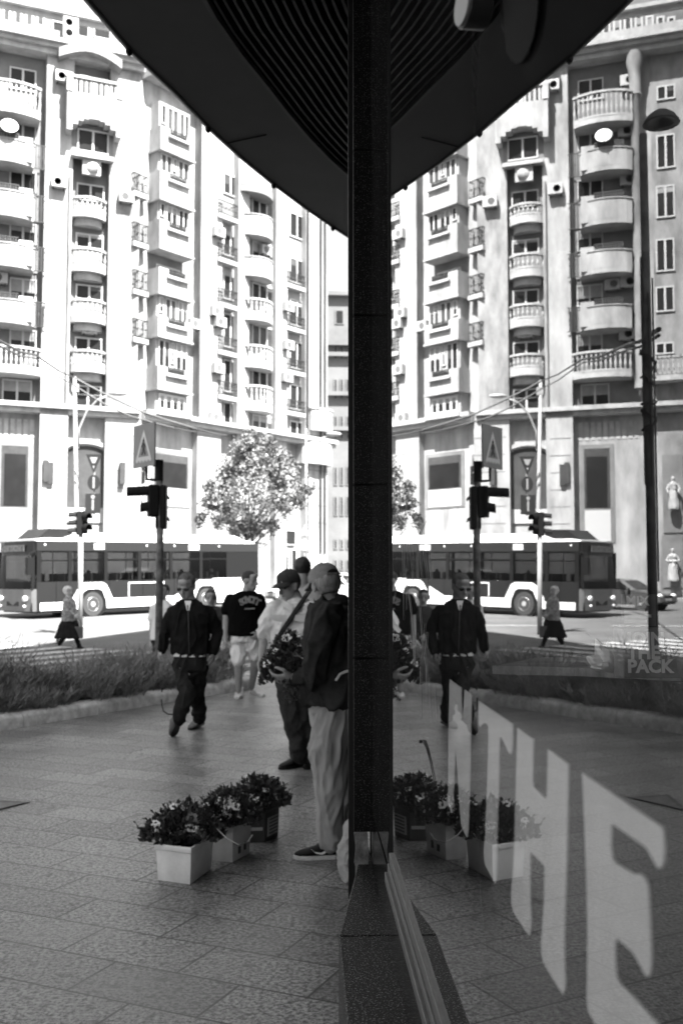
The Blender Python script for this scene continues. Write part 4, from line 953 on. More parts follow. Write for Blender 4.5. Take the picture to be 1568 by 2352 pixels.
# ------------------------------------------------------------------ cars
def car(label, p, ux, uz, paint, glass, hscale=1.0, long=4.3, boxy=False, name='car', group=None):
    X = wdir(ux, uz); Y = Vector((-X.y, X.x, 0)); M = Matrix.Translation(p) @ Matrix((X, Y, Vector((0, 0, 1)))).transposed().to_4x4()
    t = thing(name, label, 'car', p, math.atan2(X.y, X.x), group); k = long/4.3; h = hscale
    low = [(0, .38), (.02, .62), (.2, .78), (1.1, .92), (1.25, .95), (3.6, .98), (4.2, .95), (4.3, .75), (4.3, .38), (4.1, .28), (.2, .28)]
    cab = [(1.15, .93), (1.85, 1.38), (2.2, 1.45), (3.3, 1.45), (3.75, 1.36), (4.15, .96)] if not boxy else [(.75, .93), (1.3, 1.4), (1.6, 1.5), (3.9, 1.52), (4.15, 1.46), (4.25, .96)]
    W = .88
    def lo(pts, ins, w, sc=1.0):
        return [Vector((2.15+(x-2.15)*sc, w*s, z)) for x, z in pts for s in (1,)]
    m = MB(); rings = []
    for y, sc, dz in ((-W, .97, .03), (-W*.93, 1.0, 0), (W*.93, 1.0, 0), (W, .97, .03)):
        rings.append([Vector(((2.15+(x-2.15)*sc)*k, y, (z + (dz if z < .5 else -dz))*h)) for x, z in low])
    m.loft(rings)
    rings = []
    for y, sc, dz in ((-.70, .9, .05), (-.62, 1, 0), (.62, 1, 0), (.70, .9, .05)):
        rings.append([Vector(((2.7+(x-2.7)*sc)*k, y*(1.0 if z > 1.2 else 1.2), (z-(dz if z > 1.2 else 0))*h)) for x, z in cab])
    m.loft(rings); m.build('body', paint, t, world=False, autosmooth=35)
    # glass: side panes, front and rear screens, proud of the cabin
    for s in (-1, 1):
        y0, y1 = s*.845, s*.708; a = cab
        P = [Vector(((a[0][0]+.25)*k, y0+s*.006, .98*h)), Vector(((a[1][0]+.12)*k, y1+s*.01, (a[1][1]-.07)*h)), Vector((2.6*k, y1+s*.01, (a[2][1]-.09)*h)), Vector((2.6*k, y0+s*.006, .99*h))]
        m = MB(); m.prism(P, (0, s*.008, 0)); m.build('window', glass, t, world=False)
        P = [Vector((2.7*k, y0+s*.006, .99*h)), Vector((2.7*k, y1+s*.01, (a[2][1]-.09)*h)), Vector(((a[-2][0]-.12)*k, y1+s*.01, (a[-2][1]-.08)*h)), Vector(((a[-1][0]-.28)*k, y0+s*.006, .99*h))]
        m = MB(); m.prism(P, (0, s*.008, 0)); m.build('window', glass, t, world=False)
    (x0, z0), (x1, z1) = cab[0], cab[1]; f = lambda a, b, q: a+(b-a)*q
    P = [Vector((f(x0, x1, q)*k-.012, y, f(z0, z1, q)*h+.01)) for q, y in ((.08, -.72), (.08, .72), (.92, .6), (.92, -.6))]; MB().prism(P, (-.006, 0, .004)).build('windscreen', glass, t, world=False)
    (x0, z0), (x1, z1) = cab[-1], cab[-2]
    P = [Vector((f(x0, x1, q)*k+.02, y, f(z0, z1, q)*h+.015)) for q, y in ((.1, -.7), (.1, .7), (.9, .58), (.9, -.58))]; MB().prism(P, (.006, 0, .004)).build('rear_window', glass, t, world=False)
    for s in (-1, 1):
        m = MB(); m.ell((.1*k, s*.62, .68*h), (.12, .2, .09), nu=10, nv=7); m.build('headlight', M_LAMP, t, world=False, smooth=True)
        m = MB(); m.ell((4.26*k, s*.66, .80*h), (.06, .16, .09), nu=10, nv=7); m.build('tail_light', M_BG, t, world=False, smooth=True)
        for x in (.85, 3.45): wheel(t, (x*k, s*.88+(.11), .32), .32, .22)
        m = MB(); m.ell((1.45*k, s*.98, 1.0*h), (.08, .12, .07), nu=8, nv=6); m.build('mirror', paint, t, world=False)
    m = MB(); m.box((-.015, -.26, .45), (0.02, .26, .56)); m.build('number_plate', M_WFR, t, world=False)
    m = MB(); m.box((-.005, -.6, .3), (.05, .6, .44)); m.box((-.008, -.35, .58*h), (.03, .35, .70*h)); m.build('grille', M_BB, t, world=False)
    return t
M_CD = mat('dark car paint', .05, .25, .5, coat=.6); M_CS = mat('silver car paint', .42, .3, .5, metal=.3, coat=.5); M_CW = mat('white car paint', .72, .3, .5, coat=.5)
def gz(Z): return max(-0.13, road_z(Z))
u = mir(1532, 44); q = cw((u-784)/F*43.6, 43.6, gz(43.6)); car('dark hatchback waiting in the lane beyond the front of the bus', q, .65, .76, M_CD, M_BB)
q = cw(-3.6, 50.5, gz(50.5)); car('white car behind the bus, between the bus tail and the corner building', q, .9, .44, M_CW, M_BB, 1.0)
q = cw(-.55, 41.0, gz(41)); car('silver tall van parked beside the dark column edge', q, .97, .2, M_CS, M_BB, 1.38, 4.6, True, 'van')
q = cw(-1.9, 60.0, gz(60)); car('pale hatchback parked at the foot of the corner building', q, .5, .86, M_CS, M_BB, 1.05)

# ------------------------------------------------------------------ poles, signals, signs, cables
M_POLE = mat('flaking dark pole paint', .14, .7, .3, var=.9, scale=7, detail=9); M_SIG = mat('signal black', .006, .6, .15); M_WPOLE = mat('white painted pole', .22, .5, .4, var=.15, scale=2); M_GALV = mat('galvanised steel', .30, .5, .4, metal=.4, var=.2, scale=6)
M_SIGN = mat('sign face grey', .19, .5, .4, var=.12, scale=5); M_SIGNW = mat('sign white', .22, .5, .3)
Zs = 14.5; pb = px(364, 1545, Zs); pb.z = 0.0
def vs(u, v, Z): return px(u, v, Z)
ts = thing('traffic_signal', 'nearer traffic signal pole in the planter with flaking paint and black heads', 'traffic signal', pb)
ptop = vs(366, 1058, Zs); MB().tube([pb, Vector((pb.x, pb.y, 2.2)), Vector((ptop.x, ptop.y, ptop.z))], [.055, .052, .05], n=14).build('pole', M_POLE, ts, smooth=True)
MB().tube([Vector((ptop.x, ptop.y, ptop.z-.3)), Vector((ptop.x, ptop.y, ptop.z+.01))], .062, n=12).build('cap', M_SIG, ts)
def sig_head(par, c, look, hh=.62, n=2, w=.24, d=.16, vl=(.24, .24, .24)):
    X = look.normalized(); Y = Vector((-X.y, X.x, 0)); M = Matrix.Translation(c) @ Matrix((X, Y, Vector((0, 0, 1)))).transposed().to_4x4()
    o = MB().box((-d, -w/2, -hh/2), (0, w/2, hh/2), M).build('signal_head', M_SIG, par, bevel=.02)
    for k in range(n):
        z = hh/2-(k+.5)*hh/n; r = min(w, hh/n)*.42; m = MB()
        A = np.linspace(-.35, math.pi+.35, 12); ra = [Vector((0.0, r*math.cos(a), z+r*math.sin(a))) for a in A]; rb_ = [Vector((vl[k], r*.96*math.cos(a), z-.02+r*.96*math.sin(a))) for a in A]; ra2 = [p*1.0+Vector((0, 0, .008)) for p in ra]; rb2 = [p+Vector((0, 0, .008)) for p in rb_]
        m.loft([[M @ p for p in ra], [M @ p for p in rb_]], cap=False, closed=False); m.loft([[M @ p for p in ra2], [M @ p for p in rb2]], cap=False, closed=False)
        m.build('visor', M_SIG, o); MB().lathe([(.001, .0), (r*.9, .0), (r*.9, .01), (.001, .015)], n=14, M=M @ Matrix.Translation((0, 0, z)) @ Matrix.Rotation(R(90), 4, 'Y')).build('lens', M_BB, o)
    return o
LFT = -rt
sig_head(ts, vs(340, 1150, Zs), (LFT*.95-fh*.3), .46, 2, .25, .15, (.30, .10))
sig_head(ts, vs(374, 1166, Zs+.12), (rt*.02+fh), .64, 2, .15, .17)
m = MB(); a = vs(352, 1120, Zs); b = vs(366, 1120, Zs); m.tube([vs(345, 1122, Zs), b], .02); m.tube([vs(348, 1185, Zs), vs(366, 1185, Zs)], .02); m.build('bracket', M_SIG, ts)
m = MB(); m.tube([vs(366, 1068, Zs), vs(352, 1068, Zs)], .025, n=8); m.tube([vs(337, 1070, Zs), vs(337, 1101, Zs), vs(366, 1103, Zs)], .022, n=8); m.build('sign_arm', M_SIG, ts)
# pedestrian crossing sign
wd = (rt*.66-fh*.75).normalized(); sc = vs(332, 1023, Zs); cs = thing('crossing_sign', 'square pedestrian crossing sign on the near signal pole, seen aslant', 'road sign', sc)
hw, hh = .30, .315
P = lambda a, b, n=0: sc + wd*a + Vector((0, 0, b)) + wd.cross(Vector((0, 0, 1)))*n
MB().prism([P(-hw, -hh, -.012), P(hw, -hh, -.012), P(hw, hh, -.012), P(-hw, hh, -.012)], wd.cross(Vector((0, 0, 1)))*.024).build('plate', M_SIGN, cs)
for s in (.0135, -.0135):
    m = MB(); tri = lambda r: [(0, r), (r*.9, -r*.82), (-r*.9, -r*.82)]
    O, I = tri(.25), tri(.17)
    for k in range(3):
        k2 = (k+1) % 3; m.prism([P(O[k][0], O[k][1]-.02, s), P(O[k2][0], O[k2][1]-.02, s), P(I[k2][0], I[k2][1]-.03, s), P(I[k][0], I[k][1]-.03, s)], wd.cross(Vector((0, 0, 1)))*(s*.1))
    for k in range(5): x = -.19+.095*k; m.prism([P(x-.022, -.245, s), P(x+.022, -.245, s), P(x*.82+.015, -.17, s), P(x*.82-.015, -.17, s)], wd.cross(Vector((0, 0, 1)))*(s*.1))
    m.build('symbol', mat('reflective white', .6, .5, .4), cs)
    m = MB(); m.prism([P(.0+.025*math.cos(a), .07+.025*math.sin(a), s) for a in np.linspace(0, 6, 10)], wd.cross(Vector((0, 0, 1)))*(s*.2))
    for a, b, w in (((0, .04), (.0, -.06), .03), ((0, -.05), (-.05, -.14), .02), ((0, -.05), (.05, -.14), .02), ((0, .03), (-.055, -.02), .014), ((0, .03), (.055, -.03), .014)):
        d = Vector((b[0]-a[0], b[1]-a[1])).normalized()*w; m.prism([P(a[0]-d[1], a[1]+d[0], s), P(b[0]-d[1], b[1]+d[0], s), P(b[0]+d[1], b[1]-d[0], s), P(a[0]+d[1], a[1]-d[0], s)], wd.cross(Vector((0, 0, 1)))*(s*.2))
    m.build('walker', M_BB, cs)
# farther signal with stacked signs
Zf = 30.0; pf = px(185, 1450, Zf); pf.z = gz(Zf)
tf = thing('traffic_signal', 'farther traffic signal on a pale pole in front of the bus', 'traffic signal', pf)
tp_ = vs(187, 1168, Zf); MB().tube([pf, Vector((tp_.x, tp_.y, vs(187, 1232, Zf).z))], .075, n=12).build('pole', M_WPOLE, tf, smooth=True)
MB().tube([Vector((tp_.x, tp_.y, vs(187, 1232, Zf).z)), tp_], .065, n=12).build('mast', M_GALV, tf, smooth=True)
sig_head(tf, vs(176, 1202, Zf), LFT-fh*.25, .72, 3, .3, .2); sig_head(tf, vs(194, 1200, Zf), rt*.8-fh*.6, .68, 2, .3, .2)
m = MB(); m.tube([vs(187, 1172, Zf), vs(215, 1178, Zf)], .04); m.tube([vs(217, 1182, Zf), vs(217, 1048, Zf)], .03); m.build('sign_arm', M_GALV, tf)
def flat(o, pts2, n0, n1):               # outline in (right, up) round o facing the camera
    return [o + rt*a + Vector((0, 0, b)) - fh*n0 for a, b in pts2], -fh*(n1-n0)
def sgn(name, label, u, v, shape, marks, Z, fillm, backm=None, th=.02):
    o = vs(u, v, Z); t = thing(name, label, 'road sign', o); P_, w_ = flat(o, shape, .05, .05+th); MB().prism(P_, w_).build('plate', fillm, t)
    m = MB()
    for mk in marks: P_, w_ = flat(o, mk, .05+th+.001, .05+th+.006); m.prism(P_, w_)
    if marks: m.build('symbol', M_SIGNW, t)
    return t
px_m = Zf/F
sgn('give_way_sign', 'dark inverted triangle sign at the top of the stack on the farther signal', 217, 1066, [(-.24, .29), (.24, .29), (0, -.30)], [[(-.12, .2), (.12, .2), (.04, .02), (-.04, .02)], [(-.03, -.06), (.03, -.06), (0, -.16)]], Zf, mat('dark sign face', .02, .5, .2))
circ = lambda r, n=22, sx=1.0: [(r*sx*math.cos(2*math.pi*k/n), r*math.sin(2*math.pi*k/n)) for k in range(n)]
sgn('round_sign', 'round dark sign with an upright white bar, middle of the stack on the farther signal', 217, 1109, circ(.235, sx=.8), [[(-.03, -.17), (.03, -.17), (.03, .17), (-.03, .17)]], Zf, mat('dark sign face', .02, .5, .2))
sgn('square_sign', 'square dark sign lowest of the stack on the farther signal', 215, 1157, [(-.23, -.3), (.23, -.3), (.23, .3), (-.23, .3)], [[(-.03, -.2), (.03, -.2), (.03, .12), (-.03, .12)], [(x, y+.2) for x, y in circ(.06, 10)]], Zf, mat('dark sign face', .02, .5, .2))
# tall white lamp post behind the bus
Zl = 52.0; lb = px(174, 1380, Zl); lb.z = BASE
lp = thing('lamp_post', 'tall slim white lamp post with a curved arm behind the bus roof', 'street lamp', lb)
lt = vs(172, 866, Zl); MB().tube([lb, Vector((lb.x, lb.y, 4)), lt], [.14, .12, .09], n=12).build('pole', M_WPOLE, lp, smooth=True)
m = MB(); m.tube([vs(180, 1030, Zl), vs(182, 985, Zl), vs(200, 945, Zl), vs(225, 918, Zl), vs(252, 908, Zl)], .055, n=8); m.tube([vs(173, 1030, Zl), vs(182, 1028, Zl)], .05); m.tube([vs(172, 905, Zl), vs(240, 910, Zl)], .012); m.build('arm', M_WPOLE, lp, smooth=True)
m = MB(); m.ell(vs(272, 904, Zl), (.5, .2, .13), nu=14, nv=8); m.build('lamp_head', M_GALV, lp, smooth=True)
m = MB(); m.box(vs(166, 900, Zl)-Vector((0, .1, 0)), vs(181, 882, Zl)+Vector((0, .15, 0))); m.build('cable_clamp', M_GALV, lp)
Zr = 62.0; rb0 = px(703, 1330, Zr); rb0.z = BASE
lr = thing('lamp_post', 'slim lamp post with a short arm reaching right near the end of the apartment block', 'street lamp', rb0)
MB().tube([rb0, vs(703, 985, Zr)], [.09, .06], n=10).build('pole', M_GALV, lr, smooth=True)
m = MB(); m.tube([vs(703, 1040, Zr), vs(718, 1022, Zr), vs(740, 1006, Zr), vs(752, 1002, Zr)], .05); m.build('arm', M_GALV, lr); m = MB(); m.ell(vs(766, 997, Zr), (.5, .22, .14), nu=12, nv=8); m.build('lamp_head', M_WPOLE, lr, smooth=True)
Zq = 56.0; q = px(699, 1330, Zq); q.z = gz(Zq)
t = thing('sign_post', 'thin sign post before the corner building with a round and a triangular plate', 'road sign', q); MB().tube([q, vs(699, 1205, Zq)], .04).build('post', M_GALV, t)
P_, w_ = flat(vs(699, 1252, Zq), circ(.34), .05, .08); MB().prism(P_, w_).build('round_plate', M_SIGN, t); P_, w_ = flat(vs(699, 1252, Zq), [(-.07, -.3), (.07, -.3), (.07, .3), (-.07, .3)], .085, .09); MB().prism(P_, w_).build('bar', M_SIGNW, t)
P_, w_ = flat(vs(699, 1222, Zq), [(-.36, -.2), (.36, -.2), (0, .36)], .05, .08); MB().prism(P_, w_).build('triangle_plate', M_SIGN, t)
# dark pole on the left, seen only in the window
Zp = 12.0; up_ = mir(1496, Zp); pp0 = cw((up_-784)/F*Zp, Zp, 0.0); 
dpz = 1.65+1112/F*Zp
dp = thing('lamp_post', 'thick dark street pole carrying a bell shaped lamp hood and bundles of cable', 'street lamp', pp0)
MB().tube([pp0, pp0+Vector((0, 0, 3)), pp0+Vector((0, 0, dpz-.2))], [.062, .058, .05], n=14).build('pole', mat('dark pole paint', .085, .7, .3, var=.6, scale=5), dp, smooth=True)
m = MB(); m.lathe([(.03, .10), (.09, .08), (.17, .02), (.22, -.06), (.23, -.08), (.15, -.06), (.03, .0)], c=tuple(pp0+Vector((-.22, -.05, dpz))), n=20); m.build('lamp_hood', mat('grey hood', .05, .6), dp, smooth=True)
m = MB(); random.seed(11)
for k in range(7):
    z = 3.25+random.uniform(0, 1.3); a = random.uniform(0, 6); n_ = random.randint(4, 9); dz = random.uniform(-.09, .09)
    m.tube([pp0+Vector(((.075+random.uniform(0, .025))*math.cos(a+j*.7), (.075+random.uniform(0, .02))*math.sin(a+j*.7), z+dz*j*.6+random.uniform(-.03, .03))) for j in range(n_)], random.uniform(.008, .018), n=5)
for k in range(5): a = random.uniform(0, 6); m.tube([pp0+Vector((.075*math.cos(a), .075*math.sin(a), z)) for z in np.linspace(random.uniform(1.5, 3.0), random.uniform(3.5, 6.5), 5)], .012, n=5)
m.build('cable_bundle', M_RUB, dp)
def wire(label, pts, r=.02, Z=50, n=5): 
    P = [px(u, v, z if len(q) > 2 else Z) for q in pts for (u, v, z) in ((q+(Z,))[:3],)]
    Q = []
    for a, b in zip(P[:-1], P[1:]): Q += [a, a.lerp(b, .5)-Vector((0, 0, (b-a).length*.006))]
    o = MB().tube(Q+[P[-1]], r, n=n).build('overhead_cable', M_RUB, None, world=False); return tag(o, label, 'cable', 'overhead tram cables')
dv = lambda v: v
wp = pp0+Vector((0, 0, 1.65+550/F*Zp))
wire('upper overhead cable crossing from the left edge to the white lamp post', [(-52, 742, 12.1), (-10, 778, 20), (82, 815, 34), (172, 868)], .035)
wire('lower overhead cable crossing from the left edge to the white lamp post', [(-52, 756, 12.1), (-10, 790, 20), (82, 823, 34), (172, 886)], .025)
wire('upper overhead cable falling right from the white lamp post towards the corner', [(172, 868), (235, 902), (332, 948), (450, 985), (520, 1000, 58)], .05)
wire('lower overhead cable falling right from the white lamp post towards the corner', [(172, 886), (240, 928), (300, 956), (400, 983), (450, 992, 55)], .04)

# ------------------------------------------------------------------ street tree by the corner
random.seed(5); Zt = 50.0; tb = px(572, 1330, Zt); tb.z = BASE
tr = thing('street_tree', 'round leafy street tree standing before the corner building', 'tree', tb)
cc = px(588, 1120, Zt); m = MB(); m.tube([tb, tb+Vector((.05, 0, 1.8)), tb+Vector((-.1, 0, 3.2))], [.17, .13, .11], n=10)
lobes = []
for (u, v, dz, r) in ((590, 1060, 0, 55), (540, 1085, .8, 50), (640, 1080, -.5, 52), (510, 1140, .2, 44), (575, 1135, -1.2, 60), (655, 1130, .7, 48), (530, 1185, -.6, 46), (600, 1190, .8, 46), (645, 1165, -1.0, 40), (500, 1180, .5, 36), (612, 1025, .4, 34), (560, 1030, -.5, 36), (690, 1105, 0, 28), (600, 1232, 0, 26), (478, 1165, 0, 26), (620, 1215, -.4, 26), (466, 1195, .3, 22), (704, 1120, .2, 22), (488, 1120, -.4, 24), (684, 1150, -.3, 26), (576, 1002, .2, 22), (640, 1040, 0, 30), (560, 1222, .1, 26), (535, 1215, -.5, 24), (585, 1215, .5, 30)):
    c = px(u, v, Zt+dz); lobes.append((c, r/F*Zt)); b = tb+Vector((-.1, 0, random.uniform(2.4, 3.2)))
    m.tube([b, b.lerp(c, .5)+Vector((0, 0, -.2)), c], [.05, .03, .012], n=6)
m.build('trunk', mat('bark', .12, .9, .2, var=.4, scale=8), tr, smooth=True)
m = MB()
for c, r in lobes:
    for k in range(int(1900*(r/1.1)**2)):
        d = Vector((random.gauss(0, 1), random.gauss(0, 1), random.gauss(0, 1))).normalized()*r*(random.random()**.45)
        if mnoise.noise((c+d)*1.5) < -.05: continue
        p = c+d; a = Vector((random.gauss(0, 1), random.gauss(0, 1), random.gauss(0, .5))).normalized(); b = a.cross(Vector((random.gauss(0, 1), random.gauss(0, 1), random.gauss(0, 1)))).normalized()
        s = random.uniform(.055, .105); m.add([p-a*s, p+b*s*.6, p+a*s, p-b*s*.6], ((0, 1, 2, 3),))
m.build('crown', mat('tree leaves', .10, .45, .5, var=.4, scale=3), tr)
# statues in the ground storey windows of the left bay, seen only in the window
M_STAT = mat('pale statue stone', .30, .8, .3, var=.15, scale=4)
for i, (v, lab) in enumerate(((1165, 'pale draped statue standing in an upper ground storey window'), (1335, 'pale robed statue with a bent arm in a low window'))):
    s_, z_ = FA.sz(mir(1545), v, .7); p = FA.p(s_, .62, z_)
    m = MB(); m.lathe([(.30, 0), (.31, .1), (.27, .6), (.24, .95), (.19, 1.12), (.21, 1.3), (.25, 1.47), (.16, 1.58), (.07, 1.62), (.07, 1.7)], c=tuple(p), n=14); m.ell(p+Vector((0, 0, 1.80)), (.10, .12, .14)); 
    for s in (-1, 1): m.tube([p+FA.S*s*.22+Vector((0, 0, 1.48)), p+FA.S*s*.36+Vector((0, 0, 1.2))+FA.N*.05, p+FA.S*s*(.05 if i else .3)+Vector((0, 0, 1.15 if i else .95))+FA.N*.25], [.08, .07, .05], n=8)
    o = m.build('statue', M_STAT, None, world=False, remesh=.03, smooth=True, post=lambda me: (smooth_mesh(me, 1), wrinkle(me, .03, 6, 2.0, (1, 1, .2)))); tag(o, lab, 'statue')
    if i == 1: MB
# ------------------------------------------------------------------ people
M_SKIN = mat('skin', .33, .55, .4, var=.12, scale=30); M_SKIND = mat('tanned skin', .30, .55, .4, var=.14, scale=30)
M_HAIRG = mat('grey hair', .26, .8, .3, var=.5, scale=60, stretch=(1, 1, .2)); M_HAIRD = mat('dark hair', .02, .6, .4, var=.4, scale=60)
M_JKT = mat('black jacket cloth', .012, .9, .05, var=.3, scale=9); M_JKT2 = mat('dark corduroy jacket', .036, .9, .05, var=.35, scale=14)
M_JEAN = mat('dark denim', .020, .85, .08, var=.5, scale=7, stretch=(1, 1, .4)); M_JEAN2 = mat('faded dark denim', .035, .85, .1, var=.5, scale=8)
M_CHINO = mat('pale washed trousers', .33, .9, .2, var=.25, scale=9, stretch=(1, 1, .35)); M_SHIRT = mat('pale striped shirt', .62, .85, .2, var=.12, scale=14)
M_WTEE = mat('white cotton', .74, .85, .2, var=.06, scale=10); M_BTEE = mat('black cotton', .006, .95, .03); M_SHOEB = mat('black shoe', .008, .6, .2); M_SHOEW = mat('white shoe', .6, .6, .3, var=.2, scale=20); M_SHOEG = mat('grey shoe', .14, .7, .3, var=.3, scale=20)
M_CAPD = mat('dark cap cloth', .05, .9, .08, var=.25, scale=25); M_CAPL = mat('grey cap cloth', .22, .85, .2, var=.22, scale=25); M_EYE = mat('dark eye', .02, .3, .5); M_LENSD = mat('sunglass lens', .01, .12, .6)

def basis(f, up=Vector((0, 0, 1))):
    f = f.normalized(); s = f.cross(up).normalized(); return s, f, s.cross(f)       # person's right, forward, up
class Person:
    def __init__(s, label, Z, foot, zg=0.0, name='person'):
        s.Z = Z; p = px(foot[0], foot[1], Z); p.z = zg; s.root = thing(name, label, 'person', p)
    def J(s, q): u, v = q[0], q[1]; return px(u, v, s.Z + (q[2] if len(q) > 2 else 0.0))
    def limb(s, m, pts, rs, n=12):
        P = [s.J(q) if not isinstance(q, Vector) else q for q in pts]
        Q = []; Rr = []
        for i in range(len(P)-1):
            for k in range(4): f = k/4; Q.append(P[i].lerp(P[i+1], f)); Rr.append(rs[i]+(rs[i+1]-rs[i])*f)
        Q.append(P[-1]); Rr.append(rs[-1]); m.tube(Q, Rr, n=n)
        for p, r in zip(P, rs): m.ell(p, r*1.0, nu=n, nv=8)
    def torso(s, m, rings, B, n=24, pw=0.85):
        sx, fy, _ = basis(Vector((B.x, B.y, 0))); out = []
        for q in rings:
            c = s.J(q[:2]+((q[4],) if len(q) > 4 else ())); rx, ry = q[2], q[3]; ring = []
            for k in range(n):
                a = 2*math.pi*k/n; ca, sa = math.cos(a), math.sin(a)
                ring.append(c + sx*(rx*abs(ca)**pw*(1 if ca > 0 else -1)) + fy*(ry*abs(sa)**pw*(1 if sa > 0 else -1)))
            out.append(ring)
        m.loft(out)
    def cloth(s, name, m, mt, vox=.012, amp=.006, freq=9, seed=0, sm=3, stretch=(1, 1, .5), parent=None):
        return m.build(name, mt, parent or s.root, remesh=vox, smooth=True, post=lambda me: (smooth_mesh(me, sm), amp and wrinkle(me, amp, freq, seed, stretch), smooth_mesh(me, 1, .4)))
    def head(s, m, c, Fd, Hh=.235, jaw=1.0):
        sx, fy, uz = basis(Fd); s.hb = (c, sx, fy, uz, Hh); M = Matrix((sx, fy, uz)).transposed()
        P = lambda x, y, z: c + (sx*x + fy*y + uz*z)*Hh
        E = lambda p, r: m.ell(P(*p), tuple(k*Hh for k in r), M, nu=18, nv=12)
        E((0, -.05, .13), (.325, .41, .36)); E((0, .10, -.16), (.255*jaw, .29, .32)); E((0, .24, -.40), (.13*jaw, .11, .09)); E((0, .30, .07), (.21, .09, .055)); E((0, .34, -.27), (.10, .06, .035))
        for k in (-1, 1): E((k*.16, .22, -.09), (.10, .12, .10)); E((k*.335, -.03, -.04), (.035, .10, .15)); E((k*.36, -.07, .03), (.03, .05, .06)); E((k*.11, .335, -.33), (.05, .04, .03))
        m.tube([P(0, .37, .05), P(0, .455, -.05), P(0, .51, -.13), P(0, .40, -.165)], [.036*Hh, .05*Hh, .075*Hh, .05*Hh], n=8); E((0, .30, .24), (.22, .10, .14))
        return P
    def hand(s, m, w, d, n, k=1.0, curl=.5, side=1):
        d = d.normalized(); n = (n-d*n.dot(d)).normalized(); t = d.cross(n)*side; M = Matrix((t, d, n)).transposed()
        m.ell(w+d*.05*k, (.043*k, .056*k, .019*k), M, nu=12, nv=8)
        for i, (o, L) in enumerate(((.031, .072), (.011, .082), (-.010, .077), (-.030, .060))):
            b = w+d*.085*k+t*o*k; c = curl*(1+.12*i); d1 = (d*math.cos(c)+n*math.sin(c)); d2 = (d*math.cos(2.1*c)+n*math.sin(2.1*c)); d3 = (d*math.cos(2.8*c)+n*math.sin(2.8*c))
            m.tube([b-d*.02*k, b, b+d1*L*.42*k, b+(d1*.42+d2*.33)*L*k, b+(d1*.42+d2*.33+d3*.26)*L*k], [.0095*k, .0095*k, .009*k, .0082*k, .007*k], n=7)
        b = w+d*.025*k+t*.036*k; d1 = (d*.65+t*.65+n*.3).normalized(); d2 = (d*.9+n*.45+t*.1).normalized(); m.tube([b-t*.012*k, b+d1*.035*k, b+d1*.035*k+d2*.03*k, b+d1*.035*k+d2*.055*k], [.013*k, .0115*k, .010*k, .008*k], n=7)
    def shoe(s, heel, toe, mt, sole_m, h=.1, w=.045, name='shoe', lift=0.0):
        d = (toe-heel); L = d.length; d.normalize(); up = Vector((0, 0, 1)); up = (up-d*up.dot(d)).normalized(); t = d.cross(up)
        def ring(x, ww, z0, hh): return [heel+d*(x*L)+t*(ww*math.cos(a))+up*(z0+(hh-z0)*max(0, .5+.5*math.sin(a))**.8) for a in np.linspace(0, 2*math.pi, 15)[:-1]]
        m = MB(); m.loft([ring(.0, w*.45, .02, h*.75), ring(.06, w*.72, .015, h*.98), ring(.22, w*.8, .015, h*1.05), ring(.36, w*.86, .015, h*.95), ring(.52, w*.98, .015, h*.72), ring(.7, w*1.08, .015, h*.56), ring(.86, w*.95, .015, h*.45), ring(.96, w*.6, .02, h*.34), ring(1.0, w*.2, .025, h*.25)])
        o = m.build(name, mt, s.root, autosmooth=60)
        O = [(0, -.5), (.0, .5), (.08, .78), (.3, .84), (.55, 1.02), (.75, 1.1), (.9, .92), (.99, .45), (1.015, 0), (.99, -.45), (.9, -.92), (.75, -1.1), (.55, -1.02), (.3, -.84), (.08, -.78)]
        MB().prism([heel+d*(x*L)+t*(y*w*1.04) for x, y in O], up*.024).build('sole', sole_m, o, bevel=.004)
        return o
    def eyes(s, mt=None):
        c, sx, fy, uz, H = s.hb
        for k in (-1, 1):
            MB().ell(c+(sx*k*.145+fy*.335+uz*.0)*H, (.062*H, .035*H, .032*H), Matrix((sx, fy, uz)).transposed(), nu=10, nv=6).build('eye', M_EYE, s.root, smooth=True); MB().ell(c+(sx*k*.15+fy*.365+uz*.085)*H, (.085*H, .03*H, .018*H), Matrix((sx, fy, uz)).transposed(), nu=10, nv=6).build('eyebrow', M_HAIRD, s.root, smooth=True)
        MB().ell(c+(fy*.375+uz*-.272)*H, (.085*H, .03*H, .014*H), Matrix((sx, fy, uz)).transposed(), nu=10, nv=6).build('mouth', mat('lips', .12, .6), s.root, smooth=True)
    def hair(s, mt, c0=(0, -.09, .17), r=(.345, .42, .37), cut=lambda x, y, z: y > .2 and z < .3, amp=.008, freq=30, vox=.008, parent=None):
        c, sx, fy, uz, H = s.hb; M = Matrix((sx, fy, uz)).transposed(); m = MB(); Pc = Vector(c0)
        nu, nv = 40, 26; V = []; keep = {}
        for j in range(nv+1):
            t = math.pi*j/nv
            for k in range(nu):
                q = Pc+Vector((r[0]*math.sin(t)*math.cos(2*math.pi*k/nu), r[1]*math.sin(t)*math.sin(2*math.pi*k/nu), -r[2]*math.cos(t))); V.append(q)
        ok = [not cut(*q) for q in V]; Fc = []
        for j in range(nv):
            for k in range(nu):
                f = (j*nu+k, j*nu+(k+1) % nu, (j+1)*nu+(k+1) % nu, (j+1)*nu+k)
                if all(ok[i] for i in f): Fc.append(f)
        used = sorted({i for f in Fc for i in f}); mp = {i: n for n, i in enumerate(used)}
        jit = lambda q: q*(1+.05*mnoise.noise(q*9)+.02*mnoise.noise(q*30))
        outer = [c+M @ (jit(V[i])*H) for i in used]; inner = [c+M @ ((Pc+(V[i]-Pc)*.86)*H) for i in used]; n = len(used)
        m.add(outer+inner, [tuple(mp[i] for i in f) for f in Fc]+[tuple(n+mp[i] for i in reversed(f)) for f in Fc])
        from collections import Counter
        ec = Counter(); ed = {}
